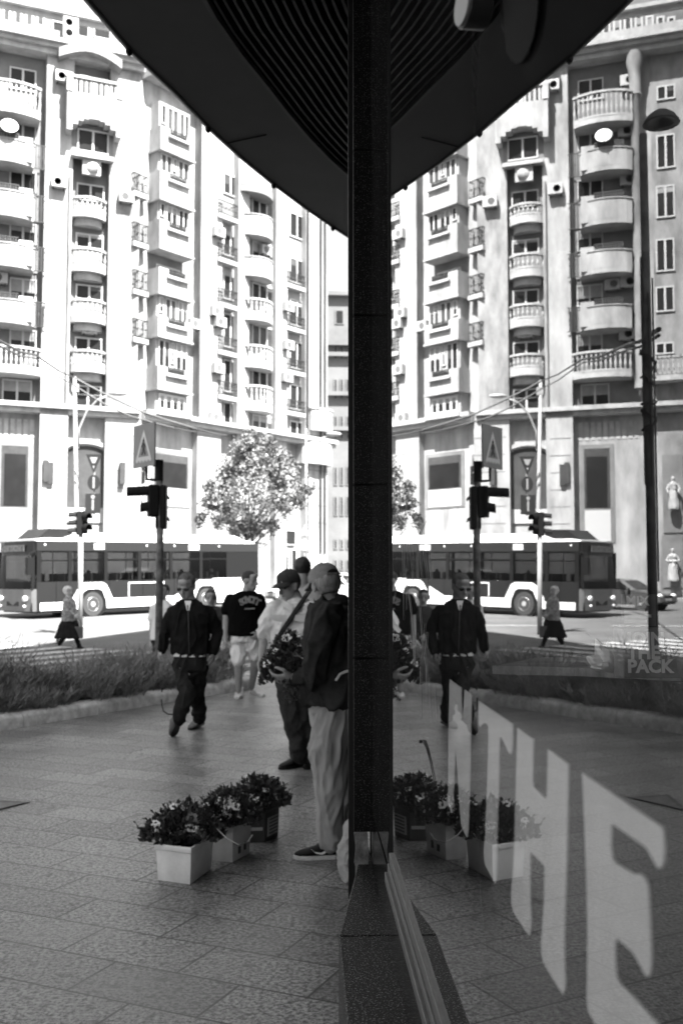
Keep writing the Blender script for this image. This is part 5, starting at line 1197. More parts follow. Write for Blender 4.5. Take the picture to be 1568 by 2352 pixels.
        for f in Fc:
            for a, b in zip(f, f[1:]+f[:1]): ec[frozenset((a, b))] += 1; ed[frozenset((a, b))] = (a, b)
        for e, k in ec.items():
            if k == 1: a, b = ed[e]; m.f.append((mp[b], mp[a], n+mp[a], n+mp[b]))
        return m.build('hair', mt, parent or s.root, smooth=True)
    def cap(s, mt, tilt=0.0, opening=False):
        c, sx, fy, uz, H = s.hb; M = Matrix((sx, fy, uz)).transposed(); P = lambda x, y, z: c+M @ (Vector((x, y, z))*H); m = MB(); rings = []
        for j, (zz, k) in enumerate(((.10, 1.0), (.2, 1.02), (.32, .99), (.42, .88), (.50, .70), (.555, .42), (.575, .12))):
            rings.append([P(.365*k*math.cos(a), -.05+.455*k*math.sin(a), zz+(.10*math.sin(a) if j == 0 else .05*math.sin(a)*(1-j/6))) for a in np.linspace(0, 2*math.pi, 33)[:-1]])
        m.loft(rings, cap=False); top = rings[-1]; m.add(top, [tuple(range(len(top)))]); m.ell(P(0, -.05, .58), .035*H, nu=8, nv=6)
        o = m.build('cap', mt, s.root, smooth=True, post=lambda me: wrinkle(me, .004, 12, 3, (1, 1, 1)))
        m = MB(); A = np.linspace(.25, math.pi-.25, 13); ra = [P(.355*math.cos(a), -.05+.44*math.sin(a), .165+.07*math.sin(a)) for a in A]; rb = [P(.36*math.cos(a)*.95, .12+.62*math.sin(a), .10+.06*math.sin(a)-.05*abs(math.cos(a))) for a in A]
        m.loft([ra, rb, [p-uz*.006 for p in rb], [p-uz*.006 for p in ra]], cap=False, closed=False); m.build('visor', mt, o, smooth=True)
        if opening:
            m = MB(); m.prism([P(.17*math.cos(a), -.505-.0*math.sin(a)+.02*abs(math.cos(a)), .17+(.11*math.sin(a) if math.sin(a) > 0 else .035*math.sin(a))) for a in np.linspace(0, 2*math.pi, 20)[:-1]], -fy*.004); m.build('back_opening', M_EYE, o)
            m = MB(); m.tube([P(-.2, -.49, .165), P(-.1, -.525, .16), P(.1, -.525, .16), P(.2, -.49, .165)], .016*H*1.6, n=6); m.build('strap', mt, o)
        return o
W = lambda x, z: rt*x + fh*z
def arm_from(p, pts): return [p.J(q) for q in pts]

# --- 1. the flower seller beside the column
p = Person('flower seller in grey cap, dark jacket and pale trousers beside the column', 5.88, (755, 1968))
Bd = W(-.93, .37); hc = p.J((745, 1347)); m = MB(); hf = W(-.52, .80)+Vector((0, 0, -.34)); p.head(m, hc, hf)
p.limb(m, [(749, 1365), (762, 1395)], [.062, .075]); p.torso(m, [(766, 1395, .10, .09), (770, 1420, .18, .11), (775, 1500, .18, .12), (776, 1620, .16, .12)], Bd)
p.limb(m, [(753, 1412, -.17), (724, 1550, -.2), (676, 1556, -.2)], [.05, .042, .03]); p.limb(m, [(764, 1412, .18), (722, 1540, .18), (676, 1545, .06)], [.05, .042, .03])
p.limb(m, [(770, 1625, -.08), (760, 1770, -.1), (758, 1945, -.06)], [.09, .06, .04]); p.limb(m, [(785, 1625, .1), (792, 1770, .12), (795, 1935, .16)], [.09, .06, .04])
w = p.J((678, 1556, -.2)); p.hand(m, w, W(-.95, .1)+Vector((0, 0, -.12)), Vector((0, 0, 1))*.75+fh*.65, 1.08, .45, -1)
w = p.J((677, 1545, .06)); p.hand(m, w, W(-.9, -.2)+Vector((0, 0, .1)), Vector((0, 0, 1))*.5-fh*.8, 1.08, .5, 1)
m.build('body', M_SKIND, p.root, remesh=.0065, smooth=True, post=lambda me: smooth_mesh(me, 2, .4)); p.eyes()
p.hair(M_HAIRG, (0, -.10, .06), (.36, .43, .36), lambda x, y, z: y > .02 or z > .28 or z < -.27 or (abs(x) > .25 and y > -.12 and z < .02)); p.cap(M_CAPL, opening=True)
m = MB(); p.torso(m, [(757, 1371, .085, .085), (762, 1382, .11, .10), (766, 1395, .19, .125), (771, 1415, .235, .15), (775, 1450, .25, .165), (775, 1520, .252, .18), (775, 1575, .255, .19), (777, 1602, .262, .195), (779, 1617, .255, .19)], Bd)
p.limb(m, [(752, 1412, -.19), (734, 1480, -.25), (722, 1550, -.24), (682, 1556, -.21)], [.095, .086, .082, .052]); p.limb(m, [(764, 1412, .2), (735, 1480, .24), (722, 1540, .2), (684, 1546, .08)], [.095, .086, .08, .052])
p.cloth('jacket', m, M_JKT2, .009, .024, 7, 1.3, 2)
m = MB(); p.torso(m, [(778, 1598, .2, .15), (780, 1630, .205, .165), (780, 1665, .2, .165)], Bd); p.limb(m, [(768, 1650, -.10), (756, 1720, -.12), (756, 1790, -.12), (758, 1870, -.1), (758, 1928, -.08)], [.125, .118, .098, .082, .070])
p.limb(m, [(788, 1650, .1), (792, 1720, .12), (793, 1790, .12), (796, 1870, .13), (797, 1925, .15)], [.125, .115, .095, .082, .070]); p.cloth('trousers', m, M_CHINO, .009, .013, 10, 5.2, 2, (1, 1, .38))
hl = p.J((778, 1969)); hl = pg(777, 1971); to = pg(675, 1972); sh = p.shoe(hl, to, M_SHOEB, M_SHOEW, .105, .046)
sw = MB(); c = hl.lerp(to, .42); d = (to-hl).normalized(); nn = -fh
sw.prism([c+d*x+Vector((0, 0, z))-fh*.046 for x, z in ((-.045, .062), (-.01, .045), (.028, .050), (.05, .066), (.02, .040), (-.015, .034), (-.038, .044))], -fh*.004); sw.build('shoe_mark', M_WTEE, sh)
h2 = pg(838, 1950); t2 = pg(752, 1944); p.shoe(h2, t2, M_SHOEB, M_SHOEW, .105, .046)
m = MB(); m.tube([p.J((771, 1563, -.26)), p.J((781, 1548, -.27)), p.J((796, 1542, -.26)), p.J((806, 1540, -.25))], .008, n=6); m.build('pocket_edge', M_WTEE, p.root)

# --- plants
M_LEAF = mat('dark plant leaves', .06, .45, .45, var=.6, scale=20); M_PETAL = mat('pale petals', .85, .7, .3, var=.2, scale=60); M_PETALD = mat('dull petals', .22, .7, .3, var=.4, scale=60)
def plant(root, c, R3, nleaf, nfl, seed, droop=0.0, ls=1.0, view=None):
    random.seed(seed); m = MB(); tips = []
    for k in range(nleaf):
        a = random.uniform(0, 2*math.pi); rr = math.sqrt(random.random()); x, y = rr*math.cos(a), rr*math.sin(a)
        top = R3[2]*(1-.72*rr**2)*random.uniform(.45, 1.08)*(1+.22*mnoise.noise(Vector((x*3+seed, y*3, 0)))); q = c + rt*(x*R3[0]) + fh*(y*R3[1]) + Vector((0, 0, top - droop*rr**3))
        d = (rt*x*.8+fh*y*.8+Vector((random.gauss(0, .45), random.gauss(0, .45), .75+random.gauss(0, .35)))).normalized(); L = random.uniform(.022, .045)*ls; w = L*random.uniform(.26, .36)
        s = d.cross(Vector((random.gauss(0, 1), random.gauss(0, 1), random.gauss(0, 1)))).normalized()*w; n = d.cross(s).normalized()*w*.35
        m.add([q, q+d*L*.45+s+n, q+d*L, q+d*L*.45-s+n, q+d*L*.5], ((0, 1, 4), (1, 2, 4), (2, 3, 4), (3, 0, 4)))
    for k in range(26):                    # upright shoots breaking the outline
        a = random.uniform(0, 2*math.pi); rr = math.sqrt(random.random())*1.02; b = c + rt*(rr*math.cos(a)*R3[0]) + fh*(rr*math.sin(a)*R3[1]) + Vector((0, 0, R3[2]*(1-.7*rr**2)*.85-droop*rr**3)); d = (rt*math.cos(a)*rr*.7+fh*math.sin(a)*rr*.7+Vector((0, 0, 1))).normalized(); L = random.uniform(.03, .075)*ls
        m.tube([b, b+d*L], [.0022, .0012], n=4)
        for j in range(7):
            q = b+d*L*(j+1)/7; e = (d*.6+Vector((random.gauss(0, 1), random.gauss(0, 1), random.gauss(0, .5)))*.6).normalized(); s = e.cross(Vector((random.gauss(0, 1), random.gauss(0, 1), random.gauss(0, 1)))).normalized()*.007*ls; l = .026*ls; m.add([q, q+e*l*.5+s, q+e*l, q+e*l*.5-s], ((0, 1, 2, 3),))
    m.build('foliage', M_LEAF, root)
    for k in range(nfl):
        a = random.uniform(0, 2*math.pi); rr = math.sqrt(random.random())*.92; x, y = rr*math.cos(a), rr*math.sin(a)
        if y > .3: y = -y
        q = c + rt*(x*R3[0]) + fh*(y*R3[1]) + Vector((0, 0, R3[2]*(1-.7*rr**2)*random.uniform(.75, 1.05)-droop*rr**3+.01)); n = (rt*x*.7-fh*random.uniform(.3, 1.1)+Vector((0, 0, random.uniform(.3, 1.0)))).normalized()
        sx = n.cross(Vector((0, 0, 1))).normalized(); sy = sx.cross(n); m = MB(); r = random.uniform(.021, .034)*ls; ph = random.uniform(0, 1)
        for j in range(5):
            t = ph+2*math.pi*j/5; dd = sx*math.cos(t)+sy*math.sin(t); ss = -sx*math.sin(t)+sy*math.cos(t); lift = n*r*random.uniform(.05, .35)
            m.add([q+n*.001, q+dd*r*.55+ss*r*.5+lift*.4, q+dd*r+ss*r*.3+lift, q+dd*r*1.05-ss*r*.25+lift*.8, q+dd*r*.55-ss*r*.5+lift*.3], ((0, 1, 2, 3, 4),))
        f = m.build('flower', M_PETAL if random.random() < .75 else M_PETALD, root); MB().ell(q+n*r*.22, r*.27, nu=8, nv=6).build('flower_centre', M_EYE, f)
def pot(label, bl, bf, br, top_v, mt, name='flower_bucket', taper=1.10, lip=True):
    a, b, c = pg(*bl), pg(*bf), pg(*br); d = a+c-b; cen = (a+b+c+d)/4; Zc = (cen-cam_pos).dot(fh); h = CAM_H-(top_v-1330)/F*Zc
    t = thing(name, label, 'bucket', cen); base = [a, b, c, d]
    ringf = lambda k, z: [cen+(q-cen)*k+Vector((0, 0, z)) for q in base]
    m = MB(); m.loft([ringf(1.0, 0), ringf(taper, h), ringf(taper*.95, h), ringf(.94, .02)]); o = m.build('bucket', mt, t, bevel=.022, autosmooth=40)
    if lip: MB().loft([ringf(taper*1.0+.005, h-.03), ringf(taper*1.05, h-.028), ringf(taper*1.055, h+.004), ringf(taper*.955, h+.004), ringf(taper*.95, h-.03)]).build('rim', mt, t, bevel=.006, autosmooth=40)
    MB().prism([cen+(q-cen)*taper*.93+Vector((0, 0, h-.05)) for q in base], (0, 0, .02)).build('soil', M_SOIL, t)
    return t, cen, h, base
M_PL1 = mat('white plastic bucket', .85, .35, .4, var=.16, scale=7, detail=8); M_PL2 = mat('greyish plastic bucket', .55, .4, .4, var=.12, scale=9); M_PL3 = mat('dark printed bucket', .05, .45, .4, var=.3, scale=9); M_LBL = mat('pale label', .38, .6, .3)
t1, c1, h1, b1 = pot('clean white square bucket of pansies, nearest of the three on the paving', (363, 2022), (437, 2032), (485, 1996), 1913, M_PL1); plant(t1, c1+Vector((0, 0, h1-.03))-rt*.015, (.225, .15, .20), 2300, 15, 21, .0)
t2, c2, h2_, b2 = pot('smaller white bucket with a wire handle, the middle one of the three', (485, 1977), (534, 1981), (573, 1960), 1878, M_PL2); plant(t2, c2+Vector((0, 0, h2_-.03))-rt*.02, (.19, .14, .21), 2100, 15, 22, .0)
t3, c3, h3, b3 = pot('dark printed bucket with pale labels, rearmost of the three', (560, 1936), (608, 1935), (638, 1920), 1840, M_PL3); plant(t3, c3+Vector((0, 0, h3-.03))-rt*.015, (.19, .14, .20), 2000, 14, 23, .0)
m = MB(); hn = px(505, 1892, 5.62); m.tube([px(493, 1899, 5.68), px(520, 1925, 5.52), px(548, 1940, 5.5), px(570, 1934, 5.56), px(580, 1918, 5.62)], .0035, n=6); m.build('handle', M_GALV, t2)
def face_panel(base, i, j, cen, h, taper, x0, x1, z0, z1, mt, par, name, off=.004):
    P = lambda x, z: (lambda q: cen+(q-cen)*(1+(taper-1)*z/h)+Vector((0, 0, z)))(base[i].lerp(base[j], x)); n = (base[j]-base[i]).cross(Vector((0, 0, 1))).normalized()
    if n.dot(cen-base[i]) > 0: n = -n
    return MB().prism([P(x0, z0)+n*.002, P(x1, z0)+n*.002, P(x1, z1)+n*.002, P(x0, z1)+n*.002], n*off).build(name, mt, par)
lb_ = face_panel(b3, 1, 2, c3, h3, 1.1, .16, .95, .03, .145, M_LBL, t3, 'label')
for k in range(5): face_panel(b3, 1, 2, c3, h3, 1.1, .26, .86, .043+k*.021, .051+k*.021, M_PL3, lb_, 'print', .006)
lb2 = face_panel(b3, 0, 1, c3, h3, 1.1, .25, .9, .075, .095, M_LBL, t3, 'label')
face_panel(b2, 1, 2, c2, h2_, 1.1, .30, .42, .035, .075, M_PL3, t2, 'print'); face_panel(b2, 1, 2, c2, h2_, 1.1, .62, .72, .04, .085, M_PL3, t2, 'print')
# the plant changing hands
pc = px(655, 1505, 5.8); t4 = thing('potted_plant', 'bushy plant with small pale flowers held between the two men in caps', 'plant', px(662, 1560, 5.8))
MB().lathe([(.035, 0), (.05, .07), (.046, .07), (.03, .01)], c=tuple(px(666, 1578, 5.8)), n=14).build('pot', M_PL3, t4)
plant(t4, px(662, 1525, 5.8)-Vector((0, 0, .04)), (.155, .13, .20), 1900, 9, 31, .10, .9); 
random.seed(4); m = MB()
for k in range(130):
    q = px(random.gauss(668, 9), random.uniform(1560, 1608), 5.78+random.gauss(0, .03)); d = Vector((random.gauss(0, 1), random.gauss(0, 1), random.gauss(0, 1))).normalized(); s = d.cross(Vector((1, 2, 3))).normalized()*.007; m.add([q, q+d*.012+s, q+d*.026, q+d*.012-s], ((0, 1, 2, 3),))
m.build('trailing_leaves', M_LEAF, t4)
# bag by the column foot
bgq = pg(795, 2030); m = MB(); m.ell(bgq+Vector((0.02, .02, .13)), (.06, .1, .135), nu=30, nv=22); m.ell(bgq+Vector((.02, .02, .27)), (.035, .05, .07), nu=16, nv=10)
o = m.build('bag', mat('pale cloth bag', .36, .8, .3, var=.25, scale=12), None, world=False, remesh=.008, smooth=True, post=lambda me: (smooth_mesh(me, 2), wrinkle(me, .016, 11, 4, (1, 1, .8)))); tag(o, 'pale crumpled cloth bag standing at the foot of the dark column', 'bag')

# --- 2. the buyer in the dark cap
p = Person('man in dark cap and pale shirt with a black strap across his chest', 8.7, (680, 1765))
Bd = W(-.5, -.87); m = MB(); hc = p.J((663, 1345)); p.head(m, hc, W(-.66, -.66)+Vector((0, 0, -.30)), .245, 1.1); p.limb(m, [(672, 1362, .03), (682, 1390, .03)], [.062, .075])
p.torso(m, [(680, 1385, .12, .09), (675, 1405, .17, .1), (670, 1500, .16, .11)], Bd); p.limb(m, [(628, 1398, .02), (606, 1466, -.02), (601, 1512, -.06)], [.055, .043, .031]); p.limb(m, [(712, 1400, -.1), (722, 1465, -.22), (706, 1502, -.32)], [.055, .043, .031])
p.limb(m, [(655, 1520), (668, 1620, -.03), (686, 1740)], [.085, .06, .04]); p.limb(m, [(688, 1520), (697, 1620, .02), (712, 1740, .08)], [.085, .06, .04])
p.hand(m, p.J((601, 1510, -.06)), Vector((0, 0, -1))-rt*.12, rt*.8-fh*.4, 1.1, .75, 1); p.hand(m, p.J((706, 1502, -.32)), -rt*.9+Vector((0, 0, -.1)), fh, 1.1, .5, 1)
m.build('body', M_SKIND, p.root, remesh=.009, smooth=True, post=lambda me: smooth_mesh(me, 2, .4)); p.eyes(); p.cap(M_CAPD)
p.hair(M_HAIRG, (0, -.10, .04), (.345, .42, .34), lambda x, y, z: y > .0 or z > .2 or z < -.2 or (abs(x) > .28 and z < .02))
m = MB(); p.torso(m, [(682, 1374, .08, .08), (681, 1382, .13, .1), (678, 1392, .205, .12), (674, 1408, .232, .14), (671, 1430, .235, .155), (669, 1470, .225, .16), (668, 1505, .215, .155)], Bd)
p.limb(m, [(633, 1397, .02), (616, 1430, .01), (607, 1455, -.01)], [.085, .08, .075]); p.limb(m, [(708, 1400, -.08), (718, 1440, -.16), (720, 1458, -.2)], [.085, .078, .072]); p.cloth('shirt', m, M_SHIRT, .011, .014, 10, 7.1)
m = MB()
for (a, b) in (((650, 1378), (672, 1391)), ((700, 1376), (688, 1392))): q, r_ = p.J(a+(-.1,)), p.J(b+(-.14,)); m.prism([q, r_, r_+Vector((0, 0, -.05))+rt*.0, q+Vector((0, 0, -.045))-rt*.02], -fh*.012)
m.build('collar', M_SHIRT, p.root)
for (u, v, dz) in ((643, 1412, -.185), (692, 1412, -.19)): q = p.J((u, v, dz)); m = MB(); m.prism([q-rt*.06, q+rt*.06, q+rt*.06-Vector((0, 0, .05)), q-Vector((0, 0, .062)), q-rt*.06-Vector((0, 0, .05))], -fh*.008); m.build('pocket_flap', M_SHIRT, p.root)
m = MB(); m.tube([p.J((711, 1356, .04)), p.J((702, 1369, -.09)), p.J((688, 1390, -.165)), p.J((668, 1420, -.195)), p.J((650, 1447, -.185)), p.J((636, 1470, -.10)), p.J((628, 1490, .05))], .024, n=8, flat=.35); m.build('shoulder_strap', M_SHOEB, p.root)
m = MB(); p.torso(m, [(668, 1492, .205, .15), (669, 1520, .205, .16), (670, 1545, .195, .15)], Bd); p.limb(m, [(653, 1530, -.02), (661, 1580, -.03), (669, 1625, -.05), (680, 1690, 0), (687, 1735, .02)], [.112, .102, .09, .08, .075]); p.limb(m, [(688, 1530), (693, 1580), (698, 1625, -.01), (708, 1690, .06), (713, 1740, .1)], [.112, .102, .09, .08, .075]); p.cloth('trousers', m, M_JEAN2, .012, .015, 9, 2.2)
p.shoe(pg(703, 1757), pg(642, 1768), M_SHOEB, M_SHOEB, .11, .048); p.shoe(pg(728, 1748), pg(704, 1768), M_SHOEB, M_SHOEB, .11, .048)

# --- 3. the man walking towards us
p = Person('man in black zipped jacket and dark jeans with sunglasses walking towards us along the planter', 10.6, (425, 1672))
Bd = W(-.15, -.99); m = MB(); hc = p.J((428, 1346)); p.head(m, hc, W(-.22, -.95)+Vector((0, 0, -.34)), .27, 1.22); p.limb(m, [(432, 1362, .02), (435, 1388, .04)], [.066, .08])
p.torso(m, [(435, 1386, .12, .09), (436, 1405, .17, .1), (438, 1510, .15, .1)], Bd); p.limb(m, [(401, 1408), (377, 1457), (370, 1492, -.05)], [.036, .032, .03]); p.limb(m, [(477, 1408, .02), (500, 1456, .06), (491, 1500, .02)], [.036, .032, .03])
p.limb(m, [(418, 1515), (430, 1590, -.12), (411, 1655, -.1)], [.085, .06, .04]); p.limb(m, [(458, 1515), (452, 1590, .1), (459, 1650, .42)], [.085, .06, .04])
p.hand(m, p.J((368, 1490, -.05)), Vector((0, 0, -1))-rt*.05+fh*.1, rt*.9+fh*.2, 1.15, .6, 1); p.hand(m, p.J((490, 1498, .02)), Vector((0, 0, -1))-rt*.1, -rt*.9+fh*.2, 1.15, .6, -1)
m.build('body', mat('weathered skin', .32, .6, .3, var=.2, scale=30), p.root, remesh=.0085, smooth=True, post=lambda me: smooth_mesh(me, 2, .4))
p.hair(mat('short dark grey hair', .10, .9, .1, var=.5, scale=50), (0, -.06, .14), (.35, .425, .375), lambda x, y, z: (y > .15 and z < .30+.1*abs(x)) or z < -.12 or (abs(x) > .27 and y > -.08 and z < .08))
c, sx, fy, uz, H = p.hb; m = MB()
for k in (-1, 1): m.ell(c+(sx*k*.15+fy*.385+uz*.0)*H, (.115*H, .04*H, .075*H), Matrix((sx, fy, uz)).transposed(), nu=12, nv=8); m.tube([c+(sx*k*.24+fy*.36+uz*.03)*H, c+(sx*k*.345+fy*.05+uz*.04)*H], .012*H, n=5)
m.tube([c+(sx*-.06+fy*.42+uz*.02)*H, c+(sx*.06+fy*.42+uz*.02)*H], .014*H, n=5); m.build('sunglasses', M_LENSD, p.root, smooth=True)
m = MB(); p.torso(m, [(434, 1380, .095, .09), (434, 1387, .15, .11), (435, 1394, .205, .125), (437, 1412, .225, .145), (437, 1440, .212, .155), (437, 1475, .198, .15), (437, 1492, .200, .148), (437, 1501, .198, .148)], Bd)
p.limb(m, [(401, 1408), (386, 1432), (377, 1458), (371, 1490, -.05)], [.082, .064, .058, .052]); p.limb(m, [(477, 1408, .02), (491, 1432, .04), (500, 1457, .06), (491, 1498, .02)], [.082, .064, .058, .052]); jk = p.cloth('jacket', m, M_JKT, .011, .017, 8, 9.4)
m = MB(); p.torso(m, [(433, 1376, .088, .092), (434, 1388, .115, .105)], Bd); m.f = [f for f in m.f if len(f) == 4]; m.build('collar', M_JKT, jk, smooth=True)
m = MB(); m.tube([p.J((431, 1390, -.155)), p.J((433, 1412, -.175)), p.J((434, 1450, -.18)), p.J((435, 1500, -.165))], .007, n=5); m.build('zip', M_EYE, jk)
m = MB(); m.prism([p.J((424, 1380, -.12)), p.J((440, 1380, -.12)), p.J((435, 1402, -.165)), p.J((430, 1402, -.165))], -fh*.006); m.build('undershirt', M_WTEE, p.root)
m = MB(); p.torso(m, [(437, 1488, .160, .112), (437, 1507, .178, .130)], Bd); m.build('shirt_hem', M_WTEE, p.root)
m = MB(); p.torso(m, [(437, 1499, .172, .125), (437, 1520, .185, .135), (437, 1540, .18, .13)], Bd); p.limb(m, [(418, 1528), (425, 1560, -.06), (431, 1592, -.14), (419, 1625, -.13), (411, 1648, -.1)], [.102, .094, .084, .080, .078]); p.limb(m, [(456, 1528), (454, 1560, .04), (451, 1592, .10), (456, 1625, .25), (459, 1648, .40)], [.102, .094, .084, .08, .074]); p.cloth('trousers', m, M_JEAN, .011, .017, 9, 4.4)
hl = p.J((413, 1657, -.06)); hl.z = max(hl.z, .06); to = pg(400, 1692); to.z = .01; p.shoe(hl-fh*.0, to+(to-hl)*.15+Vector((0, 0, .01)), M_SHOEG, M_EYE, .11, .052); p.shoe(pg(466, 1668)+Vector((0, 0, .03)), pg(437, 1677), M_SHOEG, M_EYE, .11, .05)

# --- 4. the man in the black T-shirt
p = Person('man in black lettered T-shirt and white shorts looking aside as he walks along the pavement', 14.0, (570, 1603))
Bd = W(.2, -.98); m = MB(); hc = p.J((574, 1335)); p.head(m, hc, W(.8, -.5)+Vector((0, 0, -.05)), .285); p.limb(m, [(571, 1350, .03), (568, 1366, .03)], [.078, .088])
p.torso(m, [(567, 1366, .12, .1), (564, 1385, .17, .1), (563, 1470, .15, .1)], Bd); p.limb(m, [(523, 1385), (519, 1430), (517, 1466, -.05)], [.06, .048, .036]); p.limb(m, [(599, 1388), (603, 1430, .02), (597, 1455, -.12)], [.06, .048, .036])
p.limb(m, [(550, 1480), (548, 1530, -.08), (548, 1586, -.02)], [.09, .066, .042]); p.limb(m, [(583, 1480), (586, 1525, .04), (578, 1578, .25)], [.09, .066, .042])
p.hand(m, p.J((517, 1464, -.05)), Vector((0, 0, -1))+rt*.1, rt, 1.25, .6, 1); p.hand(m, p.J((597, 1453, -.12)), Vector((0, 0, -.7))-rt*.7, -rt*.6+fh*.5, 1.25, .6, -1)
m.build('body', M_SKIND, p.root, remesh=.012, smooth=True, post=lambda me: smooth_mesh(me, 2, .4)); p.eyes(); p.hair(M_HAIRD, (0, -.07, .17), (.33, .41, .35), lambda x, y, z: (y > .2 and z < .34) or z < .0)
m = MB(); p.torso(m, [(568, 1357, .1, .1), (567, 1362, .15, .11), (565, 1371, .225, .13), (563, 1384, .25, .15), (562, 1410, .235, .165), (562, 1440, .232, .17), (563, 1460, .235, .17)], Bd); p.limb(m, [(530, 1378), (524, 1393), (521, 1403)], [.095, .088, .082]); p.limb(m, [(594, 1378), (599, 1393), (601, 1404)], [.095, .088, .082]); tee = p.cloth('t_shirt', m, M_BTEE, .014, .006, 8, 6.4)
# arched lettering on the chest
wd_ = 'SCHOTT'; 
for k, ch in enumerate(wd_):
    a = (k-2.5)/2.5; q = p.J((573+a*15.5, 1384+5.2*a*a, -.20+.035*a*a)); Mt = facing(q-fh*.004) @ Matrix.Rotation(-a*.42, 4, 'Z'); text_mesh('print', ch, M_CAPL, .125, tee, Mt, .006, .006, 'CENTER')
m = MB(); m.prism([p.J((u, v, -.205)) for u, v in ((562, 1397), (586, 1396), (585, 1399), (562, 1400))], -fh*.006); m.build('print', M_CAPL, tee)
m = MB(); p.torso(m, [(563, 1452, .2, .145), (563, 1475, .205, .15)], Bd); p.limb(m, [(549, 1475), (547, 1500, -.05), (548, 1518, -.08)], [.118, .108, .1]); p.limb(m, [(580, 1475), (585, 1498, .03), (586, 1510, .05)], [.118, .105, .098]); p.cloth('shorts', m, M_WTEE, .013, .014, 9, 3.4)
p.shoe(pg(551, 1598)+fh*.16, pg(546, 1606), M_SHOEW, M_SHOEW, .12, .055); p.shoe(pg(576, 1592)+fh*.1, pg(603, 1601), M_SHOEW, M_SHOEW, .12, .055)

# --- 5. the man seen from behind
p = Person('dark haired man in a light shirt seen from behind, beyond the two men in caps', 10.5, (698, 1690))
Bd = W(.1, 1); m = MB(); hc = p.J((695, 1308)); p.head(m, hc, W(.15, 1)+Vector((0, 0, -.1)), .25); p.limb(m, [(693, 1325, -.03), (692, 1350, -.02)], [.064, .08]); p.torso(m, [(692, 1352, .12, .09), (693, 1375, .17, .1), (696, 1480, .15, .1)], Bd)
p.limb(m, [(650, 1370), (645, 1430), (650, 1480, .05)], [.05, .042, .03]); p.limb(m, [(738, 1370), (744, 1430), (740, 1480, .05)], [.05, .042, .03]); p.limb(m, [(682, 1500), (684, 1590), (686, 1672)], [.085, .06, .04]); p.limb(m, [(712, 1500), (714, 1590), (716, 1672)], [.085, .06, .04])
p.hand(m, p.J((650, 1478, .05)), Vector((0, 0, -1)), rt, 1.1, .6, 1); p.hand(m, p.J((740, 1478, .05)), Vector((0, 0, -1)), -rt, 1.1, .6, -1)
m.build('body', M_SKIN, p.root, remesh=.012, smooth=True, post=lambda me: smooth_mesh(me, 2, .4)); p.eyes(); p.hair(M_HAIRD, (0, -.07, .14), (.36, .44, .40), lambda x, y, z: (y > .2 and z < .32) or z < -.24 or (abs(x) > .3 and y > 0 and z < .05))
m = MB(); p.torso(m, [(692, 1340, .09, .09), (692, 1350, .14, .1), (692, 1362, .215, .12), (693, 1380, .23, .14), (695, 1420, .215, .15), (696, 1480, .2, .145)], Bd); p.limb(m, [(656, 1370), (648, 1410), (646, 1430)], [.085, .075, .07]); p.limb(m, [(732, 1370), (742, 1410), (744, 1430)], [.085, .075, .07]); p.cloth('shirt', m, mat('light grey shirt', .42, .85, .2, var=.1, scale=9), .014, .008, 9, 1.4)
m = MB(); p.torso(m, [(696, 1470, .18, .135), (697, 1500, .19, .14)], Bd); p.limb(m, [(681, 1505), (684, 1590), (686, 1665)], [.1, .085, .072]); p.limb(m, [(712, 1505), (714, 1590), (716, 1665)], [.1, .085, .072]); p.cloth('trousers', m, M_JEAN, .014, .008, 9, 8.4)
p.shoe(pg(686, 1690), pg(687, 1676), M_SHOEB, M_SHOEB); p.shoe(pg(716, 1690), pg(717, 1676), M_SHOEB, M_SHOEB)

# --- 6. the woman crossing the road
p = Person('woman in pale headscarf and long dark skirt striding over the zebra crossing with a bag', 25.5, (160, 1490), -.125)
Bd = W(.9, -.35); m = MB(); hc = p.J((157, 1358)); p.head(m, hc, W(.85, -.4)+Vector((0, 0, -.1)), .25); p.limb(m, [(157, 1368), (159, 1378)], [.06, .07]); p.torso(m, [(160, 1376, .1, .08), (161, 1395, .15, .1), (160, 1430, .15, .11)], Bd)
p.limb(m, [(155, 1384, -.15), (156, 1405, -.17), (170, 1415, -.15)], [.05, .042, .03]); p.limb(m, [(166, 1384, .15), (170, 1405, .17), (177, 1420, .1)], [.05, .042, .03]); p.limb(m, [(157, 1425), (146, 1462), (136, 1480)], [.09, .055, .035]); p.limb(m, [(162, 1425), (176, 1462), (184, 1488)], [.09, .055, .035])
p.hand(m, p.J((170, 1415, -.15)), rt+Vector((0, 0, -.2)), fh, 1.2, .6, 1); p.hand(m, p.J((177, 1419, .1)), Vector((0, 0, -1)), -rt, 1.2, .8, 1); m.build('body', M_SKIN, p.root, remesh=.014, smooth=True); p.eyes()
p.hair(mat('pale scarf', .45, .85, .2, var=.5, scale=18), (0, -.1, .1), (.42, .5, .46), lambda x, y, z: y > .2 and z < .3)
m = MB(); p.torso(m, [(158, 1371, .09, .08), (159, 1378, .18, .11), (160, 1390, .21, .14), (160, 1412, .21, .16), (160, 1428, .22, .17)], Bd); p.limb(m, [(154, 1384, -.17), (155, 1404, -.19), (168, 1413, -.16)], [.08, .07, .05]); p.limb(m, [(166, 1384, .17), (171, 1404, .19), (176, 1416, .12)], [.08, .07, .05]); p.cloth('blouse', m, mat('patterned blouse', .20, .85, .2, var=.8, scale=16), .016, .008, 8, 3)
m = MB(); p.torso(m, [(160, 1420, .19, .15), (159, 1435, .25, .22), (158, 1452, .27, .3), (157, 1466, .29, .36)], Bd); p.cloth('skirt', m, M_JKT, .016, .014, 5, 8, 2, (1, 1, .1))
for q in ([(156, 1450), (146, 1466), (137, 1479, .0)], [(164, 1450), (176, 1466), (184, 1487)]): m = MB(); p.limb(m, q, [.085, .066, .05]); m.build('stocking', M_JKT, p.root, smooth=True)
